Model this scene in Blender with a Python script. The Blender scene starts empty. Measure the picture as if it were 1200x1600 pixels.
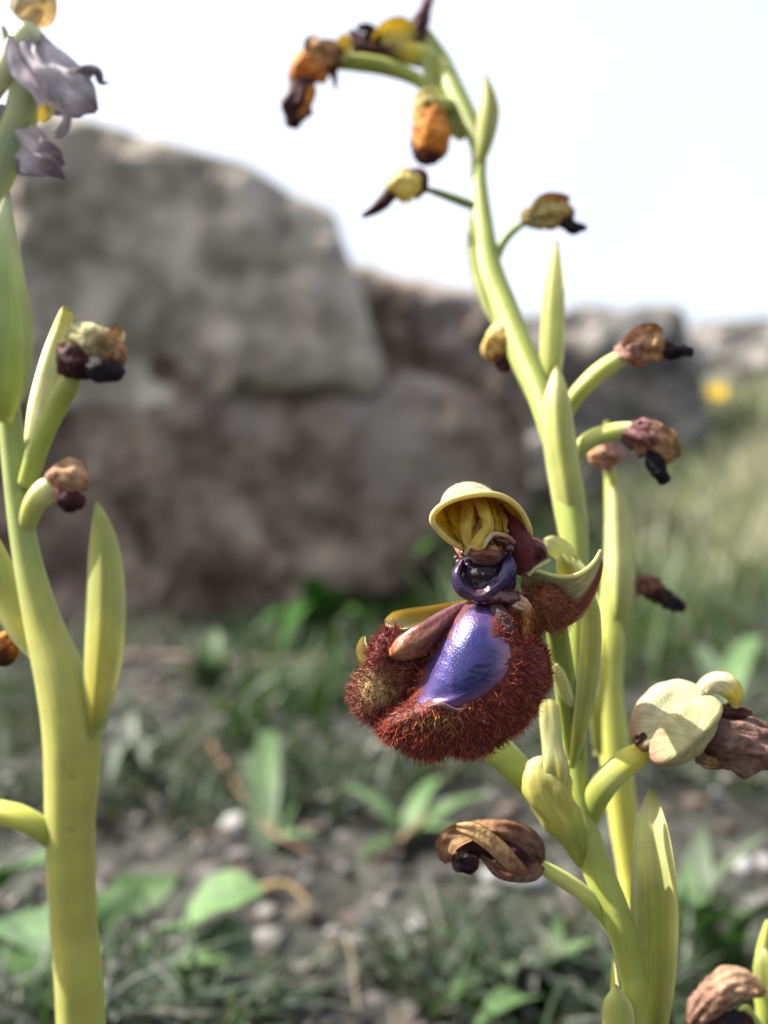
import bpy, math, random
import numpy as np
from mathutils import Vector, Matrix, noise as mnoise

# ------------------------------------------------------------------ camera, light, exposure
SC = bpy.context.scene
COL = SC.collection
RAD = math.radians
CAM_H = 0.085          # lens height above the soil (m)
FPX = 1386.0           # focal length in photo pixels (vertical angle 60 deg)
FOCUS = 0.0600

cd = bpy.data.cameras.new('camera')
cd.sensor_fit = 'VERTICAL'; cd.sensor_height = 36.0
cd.lens = 18.0 / (800.0 / FPX)
cd.clip_start = 0.004; cd.clip_end = 2000.0
cd.dof.use_dof = True
cd.dof.focus_distance = FOCUS
cd.dof.aperture_fstop = 21.0
cam = bpy.data.objects.new('camera', cd)
cam.location = (0, 0, CAM_H); cam.rotation_euler = (RAD(90), 0, 0)
COL.objects.link(cam); SC.camera = cam

SUN_AZ = RAD(-84)      # from +Y towards -X : the sun stands behind the stones, to the side
SUN_EL = RAD(48)
world = bpy.data.worlds.new('World'); SC.world = world; world.use_nodes = True
wn = world.node_tree
bg = wn.nodes['Background']
sky = wn.nodes.new('ShaderNodeTexSky'); sky.sky_type = 'NISHITA'; sky.sun_disc = False
sky.sun_elevation = SUN_EL; sky.sun_rotation = SUN_AZ
sky.air_density = 1.0; sky.dust_density = 6.0; sky.ozone_density = 1.0
bg.inputs['Strength'].default_value = 0.115
# a thin even veil of high cloud whitens the blue
wc = wn.nodes.new('ShaderNodeTexCoord'); wt = wn.nodes.new('ShaderNodeTexNoise')
wt.inputs['Scale'].default_value = 1.6; wt.inputs['Detail'].default_value = 5
wn.links.new(wc.outputs['Generated'], wt.inputs['Vector'])
wr = wn.nodes.new('ShaderNodeMapRange'); wr.inputs['From Min'].default_value = 0.3; wr.inputs['From Max'].default_value = 0.7
wr.inputs['To Min'].default_value = 0.3; wr.inputs['To Max'].default_value = 0.6
wn.links.new(wt.outputs['Fac'], wr.inputs['Value'])
wm = wn.nodes.new('ShaderNodeMixRGB'); wm.inputs[2].default_value = (4.4, 4.45, 4.5, 1)
wn.links.new(wr.outputs[0], wm.inputs[0]); wn.links.new(sky.outputs[0], wm.inputs[1]); wn.links.new(wm.outputs[0], bg.inputs['Color'])

sl = bpy.data.lights.new('sun', 'SUN'); sl.energy = 5.0; sl.angle = RAD(0.5); sl.color = (1.0, 0.95, 0.86)
so = bpy.data.objects.new('sun', sl); COL.objects.link(so)
sdir = Vector((math.sin(SUN_AZ)*math.cos(SUN_EL), math.cos(SUN_AZ)*math.cos(SUN_EL), math.sin(SUN_EL)))
so.rotation_euler = sdir.to_track_quat('Z', 'Y').to_euler(); so.location = sdir*3

SC.view_settings.view_transform = 'Standard'; SC.view_settings.look = 'None'
SC.view_settings.exposure = 1.5; SC.view_settings.gamma = 1.0
SC.render.engine = 'CYCLES'
SC.cycles.use_denoising = True
SC.cycles.max_bounces = 8; SC.cycles.transparent_max_bounces = 8
SC.cycles.sample_clamp_indirect = 6.0

rng = np.random.default_rng(7)
random.seed(7)

# ------------------------------------------------------------------ helpers
def P(px, py, d):
    """a point d millimetres in front of the lens, seen at photo pixel px, py -> metres"""
    d = d*0.001
    return np.array([(px-600.0)/FPX*d, d, CAM_H-(py-800.0)/FPX*d])

def MM(px_len, d):
    return px_len/FPX*d*0.001

def nz(p, s, seed=0.0):
    return mnoise.noise(Vector((p[0]*s+seed, p[1]*s+seed*1.7, p[2]*s-seed)))

def fbm(p, s, seed=0.0, o=4):
    a, f, r = 1.0, s, 0.0
    for k in range(o):
        r += a*nz(p, f, seed+k*3.1); a *= 0.5; f *= 2.1
    return r

def ss(a, b, x):
    t = min(1.0, max(0.0, (x-a)/(b-a))); return t*t*(3-2*t)

def catmull(pts, n):
    """resample rows of pts by Catmull-Rom to n rows"""
    p = np.array(pts, float)
    if len(p) == 2:
        t = np.linspace(0, 1, n)[:, None]; return p[0]*(1-t)+p[1]*t
    q = np.vstack([2*p[0]-p[1], p, 2*p[-1]-p[-2]])
    seg = np.linalg.norm(np.diff(p[:, :3], axis=0), axis=1); s = np.concatenate([[0], np.cumsum(seg)])
    out = []
    for u in np.linspace(0, s[-1], n):
        i = min(len(p)-2, max(0, int(np.searchsorted(s, u, side='right')-1)))
        t = (u-s[i])/max(seg[i], 1e-12)
        a, b, c, d = q[i], q[i+1], q[i+2], q[i+3]
        out.append(0.5*((2*b)+(c-a)*t+(2*a-5*b+4*c-d)*t*t+(3*b-a-3*c+d)*t**3))
    return np.array(out)

WORLD = {}
def empty(name, loc, parent=None):
    o = bpy.data.objects.new(name, None); COL.objects.link(o); o.empty_display_size = 0.005
    if parent is not None:
        o.parent = parent; o.matrix_parent_inverse = Matrix.Translation(-WORLD[parent.name])
    o.location = tuple(loc); WORLD[o.name] = Vector(loc)
    return o

def tag(o, label, cat, group=None):
    o['label'] = label; o['category'] = cat
    if group: o['group'] = group
    return o

def mesh(name, V, F, mat, parent=None, col=None, mats=None, fmat=None, smooth=True, kind=None, uv=None):
    V = np.asarray(V, float)
    c = V.mean(axis=0)
    me = bpy.data.meshes.new(name)
    me.from_pydata([tuple(v) for v in (V-c)], [], F)
    if smooth:
        me.polygons.foreach_set('use_smooth', [True]*len(me.polygons))
    if col is not None:
        a = me.color_attributes.new('col', 'FLOAT_COLOR', 'POINT')
        cc = np.ones((len(V), 4)); cc[:, :3] = col
        a.data.foreach_set('color', cc.ravel())
    if uv is not None:
        a = me.attributes.new('along', 'FLOAT_VECTOR', 'POINT')
        a.data.foreach_set('vector', np.asarray(uv, float).ravel())
    for m in (mats or [mat]): me.materials.append(m)
    if fmat is not None: me.polygons.foreach_set('material_index', fmat)
    me.update()
    o = bpy.data.objects.new(name, me); COL.objects.link(o)
    if parent is not None:
        o.parent = parent; o.matrix_parent_inverse = Matrix.Translation(-WORLD[parent.name])
    o.location = tuple(c); WORLD[o.name] = Vector(c)
    if kind: o['kind'] = kind
    return o

# ------------------------------------------------------------------ materials
def attr_mat(name, rough=0.5, trans=0.0, nscale=1500, namt=0.25, bscale=4000, bdist=2e-5, spec=0.4,
             metal=0.0, coat=0.0, vein=0.0, sheen=0.0, base=None, tcol=(1.0, 0.95, 0.45), sss=0.0, speck=0.0):
    m = bpy.data.materials.new(name); m.use_nodes = True
    t = m.node_tree; N, L = t.nodes, t.links
    N.clear()
    out = N.new('ShaderNodeOutputMaterial'); b = N.new('ShaderNodeBsdfPrincipled')
    tc = N.new('ShaderNodeTexCoord')
    if base is None:
        at = N.new('ShaderNodeAttribute'); at.attribute_name = 'col'; src = at.outputs['Color']
    else:
        rgb = N.new('ShaderNodeRGB'); rgb.outputs[0].default_value = (*base, 1); src = rgb.outputs[0]
    n1 = N.new('ShaderNodeTexNoise'); n1.inputs['Scale'].default_value = nscale; n1.inputs['Detail'].default_value = 5
    L.new(tc.outputs['Object'], n1.inputs['Vector'])
    mr = N.new('ShaderNodeMapRange'); mr.inputs['From Min'].default_value = 0.3; mr.inputs['From Max'].default_value = 0.7
    mr.inputs['To Min'].default_value = 1-namt; mr.inputs['To Max'].default_value = 1+namt
    L.new(n1.outputs['Fac'], mr.inputs['Value'])
    mx = N.new('ShaderNodeVectorMath'); mx.operation = 'SCALE'
    L.new(src, mx.inputs[0]); L.new(mr.outputs[0], mx.inputs['Scale'])
    colour = mx.outputs[0]
    if speck:      # small brown blemishes
        ns = N.new('ShaderNodeTexNoise'); ns.inputs['Scale'].default_value = 620; ns.inputs['Detail'].default_value = 4
        L.new(tc.outputs['Object'], ns.inputs['Vector'])
        rs = N.new('ShaderNodeMapRange'); rs.inputs['From Min'].default_value = 0.66; rs.inputs['From Max'].default_value = 0.74; rs.inputs['To Max'].default_value = speck
        L.new(ns.outputs['Fac'], rs.inputs['Value'])
        bl = N.new('ShaderNodeMixRGB'); bl.inputs[2].default_value = (0.14, 0.085, 0.03, 1)
        L.new(rs.outputs[0], bl.inputs[0]); L.new(colour, bl.inputs[1]); colour = bl.outputs[0]
    n2 = N.new('ShaderNodeTexNoise'); n2.inputs['Scale'].default_value = bscale; n2.inputs['Detail'].default_value = 4
    L.new(tc.outputs['Object'], n2.inputs['Vector'])
    h = n2.outputs['Fac']
    if vein:
        av = N.new('ShaderNodeAttribute'); av.attribute_name = 'along'
        mp = N.new('ShaderNodeMapping'); mp.inputs['Scale'].default_value = (7.0, 0.5, 1.0)
        L.new(av.outputs['Vector'], mp.inputs['Vector'])
        nv = N.new('ShaderNodeTexNoise'); nv.inputs['Scale'].default_value = 1.6; nv.inputs['Detail'].default_value = 3
        L.new(mp.outputs[0], nv.inputs['Vector'])
        vr = N.new('ShaderNodeMapRange'); vr.inputs['From Min'].default_value = 0.3; vr.inputs['From Max'].default_value = 0.7
        vr.inputs['To Min'].default_value = 1-vein; vr.inputs['To Max'].default_value = 1+vein
        L.new(nv.outputs['Fac'], vr.inputs['Value'])
        m2 = N.new('ShaderNodeVectorMath'); m2.operation = 'SCALE'
        L.new(colour, m2.inputs[0]); L.new(vr.outputs[0], m2.inputs['Scale']); colour = m2.outputs[0]
        ad = N.new('ShaderNodeMath'); ad.operation = 'ADD'; L.new(h, ad.inputs[0]); L.new(nv.outputs['Fac'], ad.inputs[1]); h = ad.outputs[0]
    bp = N.new('ShaderNodeBump'); bp.inputs['Strength'].default_value = 1.0; bp.inputs['Distance'].default_value = bdist
    L.new(h, bp.inputs['Height']); L.new(bp.outputs[0], b.inputs['Normal'])
    L.new(colour, b.inputs['Base Color'])
    b.inputs['Roughness'].default_value = rough; b.inputs['Specular IOR Level'].default_value = spec
    b.inputs['Metallic'].default_value = metal; b.inputs['Coat Weight'].default_value = coat
    b.inputs['Coat Roughness'].default_value = 0.15
    b.inputs['Sheen Weight'].default_value = sheen
    if sss:
        b.inputs['Subsurface Weight'].default_value = sss
        b.inputs['Subsurface Radius'].default_value = (1.0, 0.9, 0.3)
        b.inputs['Subsurface Scale'].default_value = 0.0012
    if trans:
        tr = N.new('ShaderNodeBsdfTranslucent')
        tm = N.new('ShaderNodeVectorMath'); tm.operation = 'MULTIPLY'; tm.inputs[1].default_value = tcol
        L.new(colour, tm.inputs[0]); L.new(tm.outputs[0], tr.inputs['Color'])
        ms = N.new('ShaderNodeMixShader'); ms.inputs[0].default_value = trans
        L.new(b.outputs[0], ms.inputs[1]); L.new(tr.outputs[0], ms.inputs[2]); L.new(ms.outputs[0], out.inputs[0])
    else:
        L.new(b.outputs[0], out.inputs[0])
    return m

M = {}
M['stem'] = attr_mat('stem_green', rough=0.55, nscale=500, namt=0.12, bscale=6000, bdist=1.2e-5, spec=0.45, vein=0.07, sss=0.6, sheen=0.10, speck=0.5)
M['bract'] = attr_mat('bract_green', rough=0.55, trans=0.38, nscale=400, namt=0.12, bscale=5000, bdist=1.5e-5, spec=0.4, vein=0.13, tcol=(1.2, 1.15, 0.5), speck=0.4)
M['sepal'] = attr_mat('sepal_cream', rough=0.5, trans=0.4, nscale=900, namt=0.12, bscale=7000, bdist=2e-5, vein=0.12, tcol=(1.2, 1.05, 0.35))
M['cream'] = attr_mat('faded_sepal', rough=0.65, trans=0.2, nscale=900, namt=0.14, bscale=5000, bdist=5e-5, spec=0.25, vein=0.22, tcol=(1.1, 1.0, 0.5))
M['hood_out'] = attr_mat('hood_outside', rough=0.85, trans=0.2, nscale=3000, namt=0.2, bscale=9000, bdist=5e-5, spec=0.2, tcol=(1.6, 1.25, 0.15))
M['dry'] = attr_mat('withered_tissue', rough=0.7, trans=0.28, nscale=1600, namt=0.5, bscale=3500, bdist=1.2e-4, spec=0.25, tcol=(1.2, 0.8, 0.4), vein=0.25)
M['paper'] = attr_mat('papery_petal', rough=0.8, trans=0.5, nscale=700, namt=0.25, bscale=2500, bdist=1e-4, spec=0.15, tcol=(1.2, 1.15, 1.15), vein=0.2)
M['velvet'] = attr_mat('velvet_tissue', rough=0.55, trans=0.0, nscale=3000, namt=0.35, bscale=7000, bdist=6e-5, spec=0.3, sheen=0.15)
M['hair'] = attr_mat('lip_hair', rough=0.45, trans=0.25, nscale=6000, namt=0.2, bscale=9000, bdist=1e-6, spec=0.4, tcol=(1.3, 0.9, 0.6))
M['mirror'] = attr_mat('mirror_patch', rough=0.30, nscale=1500, namt=0.25, bscale=7000, bdist=4e-5, spec=0.6, metal=0.35, coat=0.3)
M['dark'] = attr_mat('column_gloss', rough=0.34, nscale=2500, namt=0.4, bscale=3600, bdist=7e-5, spec=0.5, coat=0.15)
M['weed'] = attr_mat('weed_leaf', rough=0.5, trans=0.3, nscale=120, namt=0.25, bscale=500, bdist=2e-4, vein=0.2, tcol=(1.0, 1.2, 0.4))
M['grass'] = attr_mat('grass_blade', rough=0.5, trans=0.3, nscale=60, namt=0.25, bscale=400, bdist=1e-4, tcol=(1.0, 1.1, 0.4))
M['twig'] = attr_mat('dry_stalk', rough=0.8, nscale=300, namt=0.35, bscale=900, bdist=2e-4)
M['pebble'] = attr_mat('pebble', rough=0.8, nscale=350, namt=0.3, bscale=900, bdist=3e-4)
M['yellow'] = attr_mat('yellow_petal', rough=0.5, trans=0.35, nscale=200, namt=0.1, tcol=(1.1, 0.9, 0.2))

def ground_mat(name, ramp, scale, bscale, bdist, rough=0.9, warp=None):
    m = bpy.data.materials.new(name); m.use_nodes = True
    N, L = m.node_tree.nodes, m.node_tree.links
    b = N['Principled BSDF']; b.inputs['Roughness'].default_value = rough; b.inputs['Specular IOR Level'].default_value = 0.25
    tc = N.new('ShaderNodeTexCoord')
    n = N.new('ShaderNodeTexNoise'); n.inputs['Scale'].default_value = scale; n.inputs['Detail'].default_value = 9; n.inputs['Roughness'].default_value = 0.62
    L.new(tc.outputs['Object'], n.inputs['Vector'])
    r = N.new('ShaderNodeValToRGB'); e = r.color_ramp.elements
    e[0].position, e[0].color = ramp[0][0], (*ramp[0][1], 1); e[1].position, e[1].color = ramp[-1][0], (*ramp[-1][1], 1)
    for p, c in ramp[1:-1]:
        k = e.new(p); k.color = (*c, 1)
    L.new(n.outputs['Fac'], r.inputs[0])
    src = r.outputs[0]
    if warp:    # second, larger patches of another colour (lichen, iron stain)
        n3 = N.new('ShaderNodeTexNoise'); n3.inputs['Scale'].default_value = warp[0]; n3.inputs['Detail'].default_value = 6
        L.new(tc.outputs['Object'], n3.inputs['Vector'])
        mr = N.new('ShaderNodeMapRange'); mr.inputs['From Min'].default_value = warp[2]; mr.inputs['From Max'].default_value = warp[2]+0.12
        L.new(n3.outputs['Fac'], mr.inputs['Value'])
        mx = N.new('ShaderNodeMixRGB'); mx.inputs[2].default_value = (*warp[1], 1)
        L.new(mr.outputs[0], mx.inputs[0]); L.new(src, mx.inputs[1]); src = mx.outputs[0]
    L.new(src, b.inputs['Base Color'])
    n2 = N.new('ShaderNodeTexNoise'); n2.inputs['Scale'].default_value = bscale; n2.inputs['Detail'].default_value = 8
    L.new(tc.outputs['Object'], n2.inputs['Vector'])
    bp = N.new('ShaderNodeBump'); bp.inputs['Distance'].default_value = bdist
    L.new(n2.outputs['Fac'], bp.inputs['Height']); L.new(bp.outputs[0], b.inputs['Normal'])
    return m

M['soil'] = ground_mat('soil', [(0.35, (0.012, 0.012, 0.010)), (0.5, (0.026, 0.027, 0.022)), (0.68, (0.065, 0.066, 0.058))], 60, 220, 0.002)
M['rock_a'] = ground_mat('pale_limestone', [(0.34, (0.13, 0.116, 0.095)), (0.48, (0.25, 0.225, 0.19)), (0.62, (0.42, 0.385, 0.33))], 26, 60, 0.006, warp=(9, (0.13, 0.125, 0.12), 0.6))
M['rock_b'] = ground_mat('brown_limestone', [(0.36, (0.055, 0.038, 0.030)), (0.48, (0.135, 0.102, 0.082)), (0.62, (0.29, 0.235, 0.195))], 28, 60, 0.006, warp=(8, (0.24, 0.22, 0.21), 0.56))
M['rock_c'] = ground_mat('grey_limestone', [(0.34, (0.05, 0.047, 0.045)), (0.5, (0.14, 0.133, 0.125)), (0.64, (0.29, 0.27, 0.25))], 16, 40, 0.008, warp=(6, (0.11, 0.11, 0.11), 0.57))

# ------------------------------------------------------------------ shape builders
def grid_faces(nr, nc, closed=True, off=0):
    F = []
    for i in range(nr-1):
        for j in range(nc if closed else nc-1):
            k = (j+1) % nc
            F.append((off+i*nc+j, off+i*nc+k, off+(i+1)*nc+k, off+(i+1)*nc+j))
    return F

def frames(C):
    T = np.gradient(C, axis=0); T /= np.linalg.norm(T, axis=1)[:, None]+1e-15
    view = C-np.array([0, 0, CAM_H]); view /= np.linalg.norm(view, axis=1)[:, None]
    S = np.cross(T, view); ln = np.linalg.norm(S, axis=1)[:, None]
    S = np.where(ln > 0.15, S/np.maximum(ln, 1e-9), 0)
    prev = None
    for i in range(len(S)):
        if not S[i].any():
            S[i] = prev if prev is not None else np.cross(T[i], [0.3, 0.2, 0.9])
        S[i] -= T[i]*S[i].dot(T[i]); S[i] /= np.linalg.norm(S[i])
        if prev is not None and S[i].dot(prev) < 0: S[i] = -S[i]
        prev = S[i]
    Nn = np.cross(T, S)       # towards the lens
    return T, S, Nn

def tube(name, pts, mat, parent, cols, n=None, seg=18, ridges=0, ridge=0.0, crumple=0.0, flat=1.0, tw=0.0, wob=0.0, seed=None, kind=None):
    """pts rows: px, py, d(mm), r(px).  cols: one colour or one per row"""
    seed = seed if seed is not None else random.random()*50
    n = n or max(12, 7*len(pts))
    rows = []
    cols = np.array(cols, float)
    if cols.ndim == 1: cols = np.tile(cols, (len(pts), 1))
    for (px, py, d, r), c in zip(pts, cols):
        rows.append([*P(px, py, d), MM(r, d), *c])
    R = catmull(rows, n)
    C, rad, cc = R[:, :3], np.maximum(R[:, 3], 1e-5), np.clip(R[:, 4:7], 0, 1)
    # rounded ends
    T, S, Nn = frames(C)
    V, K, U = [], [], []
    capn = 4
    ring_list = []
    for k in range(capn):
        a = (k+0.15)/capn*math.pi/2
        ring_list.append((0, -math.cos(a)*0.6, math.sin(a)))
    for i in range(n): ring_list.append((i, 0.0, 1.0))
    for k in range(capn-1, -1, -1):
        a = (k+0.15)/capn*math.pi/2
        ring_list.append((n-1, math.cos(a)*0.6, math.sin(a)))
    ln = np.concatenate([[0], np.cumsum(np.linalg.norm(np.diff(C, axis=0), axis=1))]); ln /= ln[-1]
    for (i, sh, sc) in ring_list:
        c0 = C[i]+T[i]*sh*rad[i]
        for j in range(seg):
            th = 2*math.pi*j/seg + tw*ln[i]
            rr = rad[i]*sc
            if ridges: rr *= 1+ridge*math.cos(ridges*th+seed)
            if crumple:
                q = (math.cos(th)*1.3, math.sin(th)*1.3, ln[i]*2.2)
                q2 = (math.cos(th)*3.2, math.sin(th)*3.2, ln[i]*3.5)
                f = nz(q, 1.3, seed)*1.1 - abs(nz(q2, 1.0, seed+9))*1.0 + 0.25
                rr *= max(0.35, 1+crumple*f)
            o = S[i]*math.cos(th)*rr + Nn[i]*math.sin(th)*rr*flat
            v = c0+o
            if wob: v = v + S[i]*wob*rad[i]*nz((ln[i]*4, seed, 0), 1.0, seed)
            ci = i if not crumple else int(min(n-1, max(0, i+n*0.16*(nz((math.cos(th)*1.6, math.sin(th)*1.6, ln[i]*5), 1.0, seed+5)+0.5*nz((math.cos(th)*4, math.sin(th)*4, ln[i]*12), 1.0, seed+8)))))
            V.append(v); K.append(cc[ci]); U.append((th/(2*math.pi)*3, ln[i]*6, seed))
    nr = len(ring_list)
    F = grid_faces(nr, seg)
    F.append(tuple(range(seg-1, -1, -1))); F.append(tuple((nr-1)*seg+j for j in range(seg)))
    return mesh(name, V, F, mat, parent, K, uv=U, kind=kind)

def blade(name, pts, mat, parent, cols, n=26, seg=13, cup=0.3, fold=0.2, roll=0.0, thick=0.12, wave=0.0, edgecol=None, seed=None, twist=0.0):
    """pts rows: px, py, d, halfwidth(px); a thick leaf, concave towards the lens when cup > 0"""
    seed = seed if seed is not None else random.random()*50
    cols = np.array(cols, float)
    if cols.ndim == 1: cols = np.tile(cols, (len(pts), 1))
    rows = [[*P(px, py, d), MM(w, d), *c] for (px, py, d, w), c in zip(pts, cols)]
    R = catmull(rows, n)
    C, hw, cc = R[:, :3], np.maximum(R[:, 3], 2e-5), np.clip(R[:, 4:7], 0, 1)
    T, S, Nn = frames(C)
    top, bot, K, U = [], [], [], []
    hmax = hw.max()
    for i in range(n):
        a = roll+twist*i/(n-1); s_ = S[i]*math.cos(a)+Nn[i]*math.sin(a); n_ = Nn[i]*math.cos(a)-S[i]*math.sin(a)
        for j in range(seg):
            s = -1+2*j/(seg-1)
            o = s_*s*hw[i] + n_*hw[i]*(cup*s*s+fold*abs(s)) 
            o = o + n_*hmax*wave*nz((s*1.5, i/n*4, 0), 1.0, seed)
            th = thick*hmax*(1-0.93*s**4)*min(1.0, hw[i]/hmax*1.5)*0.5
            top.append(C[i]+o+n_*th); bot.append(C[i]+o-n_*th)
            e = abs(s)**3
            c = cc[i] if edgecol is None else cc[i]*(1-e)+np.array(edgecol)*e
            c = c*(1+0.10*(1-abs(s))*0)
            K.append(c); U.append((s*1.0, i/n*3, seed))
    V = top+bot; K = K+K; U = U+U
    F = grid_faces(n, seg, False) + [tuple(reversed(f)) for f in grid_faces(n, seg, False, n*seg)]
    o2 = n*seg
    for i in range(n-1):
        for j, fl in ((0, True), (seg-1, False)):
            a, b = i*seg+j, (i+1)*seg+j
            f = (a, b, b+o2, a+o2); F.append(tuple(reversed(f)) if fl else f)
    for i, fl in ((0, False), (n-1, True)):
        for j in range(seg-1):
            a, b = i*seg+j, i*seg+j+1
            f = (a, b, b+o2, a+o2); F.append(tuple(reversed(f)) if fl else f)
    return mesh(name, V, F, mat, parent, K, uv=U)

class Outline:
    """star-shaped outline in some 2-D frame -> radius by angle"""
    def __init__(s, pts, c):
        s.c = np.array(c, float); p = np.array(pts, float)-s.c
        a = np.arctan2(p[:, 1], p[:, 0]); r = np.hypot(p[:, 0], p[:, 1]); o = np.argsort(a)
        s.a = np.concatenate([a[o]-2*math.pi, a[o], a[o]+2*math.pi]); s.r = np.tile(r[o], 3)
    def R(s, th):
        th = (th+math.pi) % (2*math.pi)-math.pi
        r = 0
        for k, w in ((-0.05, .25), (0, .5), (0.05, .25)): r = r+w*np.interp(th+k, s.a, s.r)
        return r

def blob(name, pts, c, conv, D, B, mat, parent, colf, nth=96, nr=20, power=2.0, disp=None, w0=0.0, kind=None):
    """solid with the outline pts (2-D) that swells D towards the lens and B away; conv(u,v,w)->point"""
    ol = Outline(pts, c)
    V, K = [], []
    for i in range(nr*2+1):
        ph = math.pi*(i+0.02)/(nr*2+0.04)
        rho = max(0.0, math.sin(ph))**(2/power); cz = math.cos(ph); w = math.copysign(abs(cz)**(2/power), cz)
        w = w0 - (D if w > 0 else B)*w
        for j in range(nth):
            th = 2*math.pi*j/nth
            r = ol.R(th)*rho
            u, v = ol.c[0]+r*math.cos(th), ol.c[1]+r*math.sin(th)
            ww = w
            p = conv(u, v, ww)
            if disp is not None: p = disp(p, u, v, ww, rho)
            V.append(p); K.append(colf(u, v, ww, rho))
    F = grid_faces(nr*2+1, nth)
    n = nr*2*nth
    F.append(tuple(range(nth-1, -1, -1))); F.append(tuple(n+j for j in range(nth)))
    o = mesh(name, V, F, mat, parent, K, uv=[(k % nth/nth*6, k//nth/(2*nr)*3, 0) for k in range(len(V))], kind=kind)
    return o, np.array(V), F, ol

def sample(V, F, n):
    F4 = np.array([f for f in F if len(f) == 4])
    T = np.vstack([F4[:, [0, 1, 2]], F4[:, [0, 2, 3]]])
    a, b, c = V[T[:, 0]], V[T[:, 1]], V[T[:, 2]]
    nn = np.cross(b-a, c-a); ar = np.linalg.norm(nn, axis=1)
    k = rng.choice(len(T), n, p=ar/ar.sum())
    r1, r2 = np.sqrt(rng.random(n)), rng.random(n)
    p = (1-r1)[:, None]*a[k]+(r1*(1-r2))[:, None]*b[k]+(r1*r2)[:, None]*c[k]
    nrm = nn[k]/(ar[k][:, None]+1e-20)
    return p, nrm

def hairs(name, p, nrm, flow, length, rad, cols, mat, parent, curl=0.7, k=5, lay=0.6):
    """a mass of tapering three-sided hairs"""
    n = len(p)
    d = nrm*(1-lay)+flow*lay+rng.normal(0, 0.27, (n, 3)); d /= np.linalg.norm(d, axis=1)[:, None]
    bend = rng.normal(0, 1, (n, 3)); bend -= d*(bend*d).sum(1)[:, None]; bend /= np.linalg.norm(bend, axis=1)[:, None]
    s2 = np.cross(d, bend)
    L = length*rng.uniform(0.35, 1.55, n); cu = curl*rng.uniform(0.2, 1.2, n)
    V = np.zeros((n, k, 3, 3)); K = np.zeros((n, k, 3, 3))
    for i in range(k):
        t = i/(k-1)
        c = p-nrm*rad*0.5+d*(L*t)[:, None]*(1-0.25*t*cu[:, None])+bend*(L*cu*t*t*0.6)[:, None]
        r = rad*(1-0.75*t)
        for j in range(3):
            a = 2*math.pi*j/3
            V[:, i, j] = c+(bend*math.cos(a)+s2*math.sin(a))*r
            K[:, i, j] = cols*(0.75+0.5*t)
    idx = np.arange(n)[:, None]*(k*3)
    F = []
    for i in range(k-1):
        for j in range(3):
            j2 = (j+1) % 3
            q = np.array([i*3+j, i*3+j2, (i+1)*3+j2, (i+1)*3+j])
            F.append(idx+q)
    F = np.vstack(F).tolist()
    return mesh(name, V.reshape(-1, 3), F, mat, parent, np.clip(K.reshape(-1, 3), 0, 1), kind='stuff')

# ------------------------------------------------------------------ the ground and the stones
def H(x, y):
    h = 0.30*ss(0.45, 1.9, y)*ss(0.02, 0.62, x)
    near = 1-ss(3, 6, math.hypot(x, y))
    h += near*(0.012*nz((x, y, 0), 7, 3)+0.006*nz((x, y, 0), 22, 5)+0.003*nz((x, y, 0), 60, 8))
    return h

def axis(fine0, fine1, step, far):
    a = list(np.arange(fine0, fine1, step)); s = step
    b = a[-1]
    while b < far: s *= 1.35; b += s; a.append(b)
    s = step; b = a[0]
    while b > -far: s *= 1.35; b -= s; a.insert(0, b)
    return a
xs, ys = axis(-0.55, 0.8, 0.009, 900), axis(-0.1, 1.6, 0.010, 900)
V = [(x, y, H(x, y)) for y in ys for x in xs]
nx = len(xs)
F = [(j*nx+i, j*nx+i+1, (j+1)*nx+i+1, (j+1)*nx+i) for j in range(len(ys)-1) for i in range(nx-1)]
ground = mesh('ground', V, F, M['soil'])
ground['kind'] = 'structure'; ground['label'] = 'dark gravelly soil rising to a grassy bank'

def stone(name, label, pts, c, d, D, B, mat, amp, seed, power=3.2, ledge=0.0, group=None):
    def conv(u, v, w): return P(u, v, d*1.0)+np.array([0, w*0.001, 0])
    def disp(p, u, v, w, rho):
        n1 = fbm(p, 7, seed, 3); n2 = fbm(p, 26, seed+4, 4); n3 = abs(nz(p, 14, seed+7))
        q = p.copy()
        q[1] += amp*(1.1*n1+0.35*n2-0.7*(0.25-n3)) 
        q[0] += amp*(0.35*n1+0.20*n2)*0.6; q[2] += amp*(0.25*nz(p, 9, seed+2)+0.16*n2)
        if ledge: q[1] += ledge*math.sin(p[2]*60+3*n1)
        return q
    o, *_ = blob(name, pts, c, conv, D, B, mat, None, lambda *a: (1, 1, 1), nth=150, nr=46, power=power, disp=disp)
    tag(o, label, 'rock', group)
    return o

stone('limestone_block', 'big pale grey limestone block with a sloping top and a square lower corner',
      [(30, 330), (70, 255), (112, 212), (180, 232), (250, 252), (330, 272), (400, 288), (460, 322), (526, 344), (538, 385),
       (552, 430), (576, 500), (594, 560), (604, 632), (500, 618), (400, 622), (300, 640), (150, 650), (40, 640), (-60, 560), (-50, 430)],
      (290, 460), 700, 60, 260, M['rock_a'], 0.018, 2.3, power=6.5)
stone('brown_boulder', 'broad brown stained boulder carrying the pale limestone block',
      [(-60, 580), (100, 540), (300, 540), (500, 550), (620, 590), (700, 610), (765, 628), (792, 690), (785, 830), (700, 880), (560, 930), (480, 965),
       (380, 1010), (200, 1040), (60, 1040), (-60, 1000), (-110, 800)],
      (330, 800), 712, 62, 300, M['rock_b'], 0.020, 8.1, power=5.5)
stone('weathered_boulder', 'weathered brown boulder with a flat grey top beside the pale limestone block',
      [(470, 430), (545, 424), (620, 444), (690, 456), (760, 468), (800, 500), (812, 600), (815, 700), (800, 840), (640, 900), (500, 880), (450, 640)],
      (640, 650), 880, 70, 280, M['rock_b'], 0.022, 5.5, power=4.5)
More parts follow.
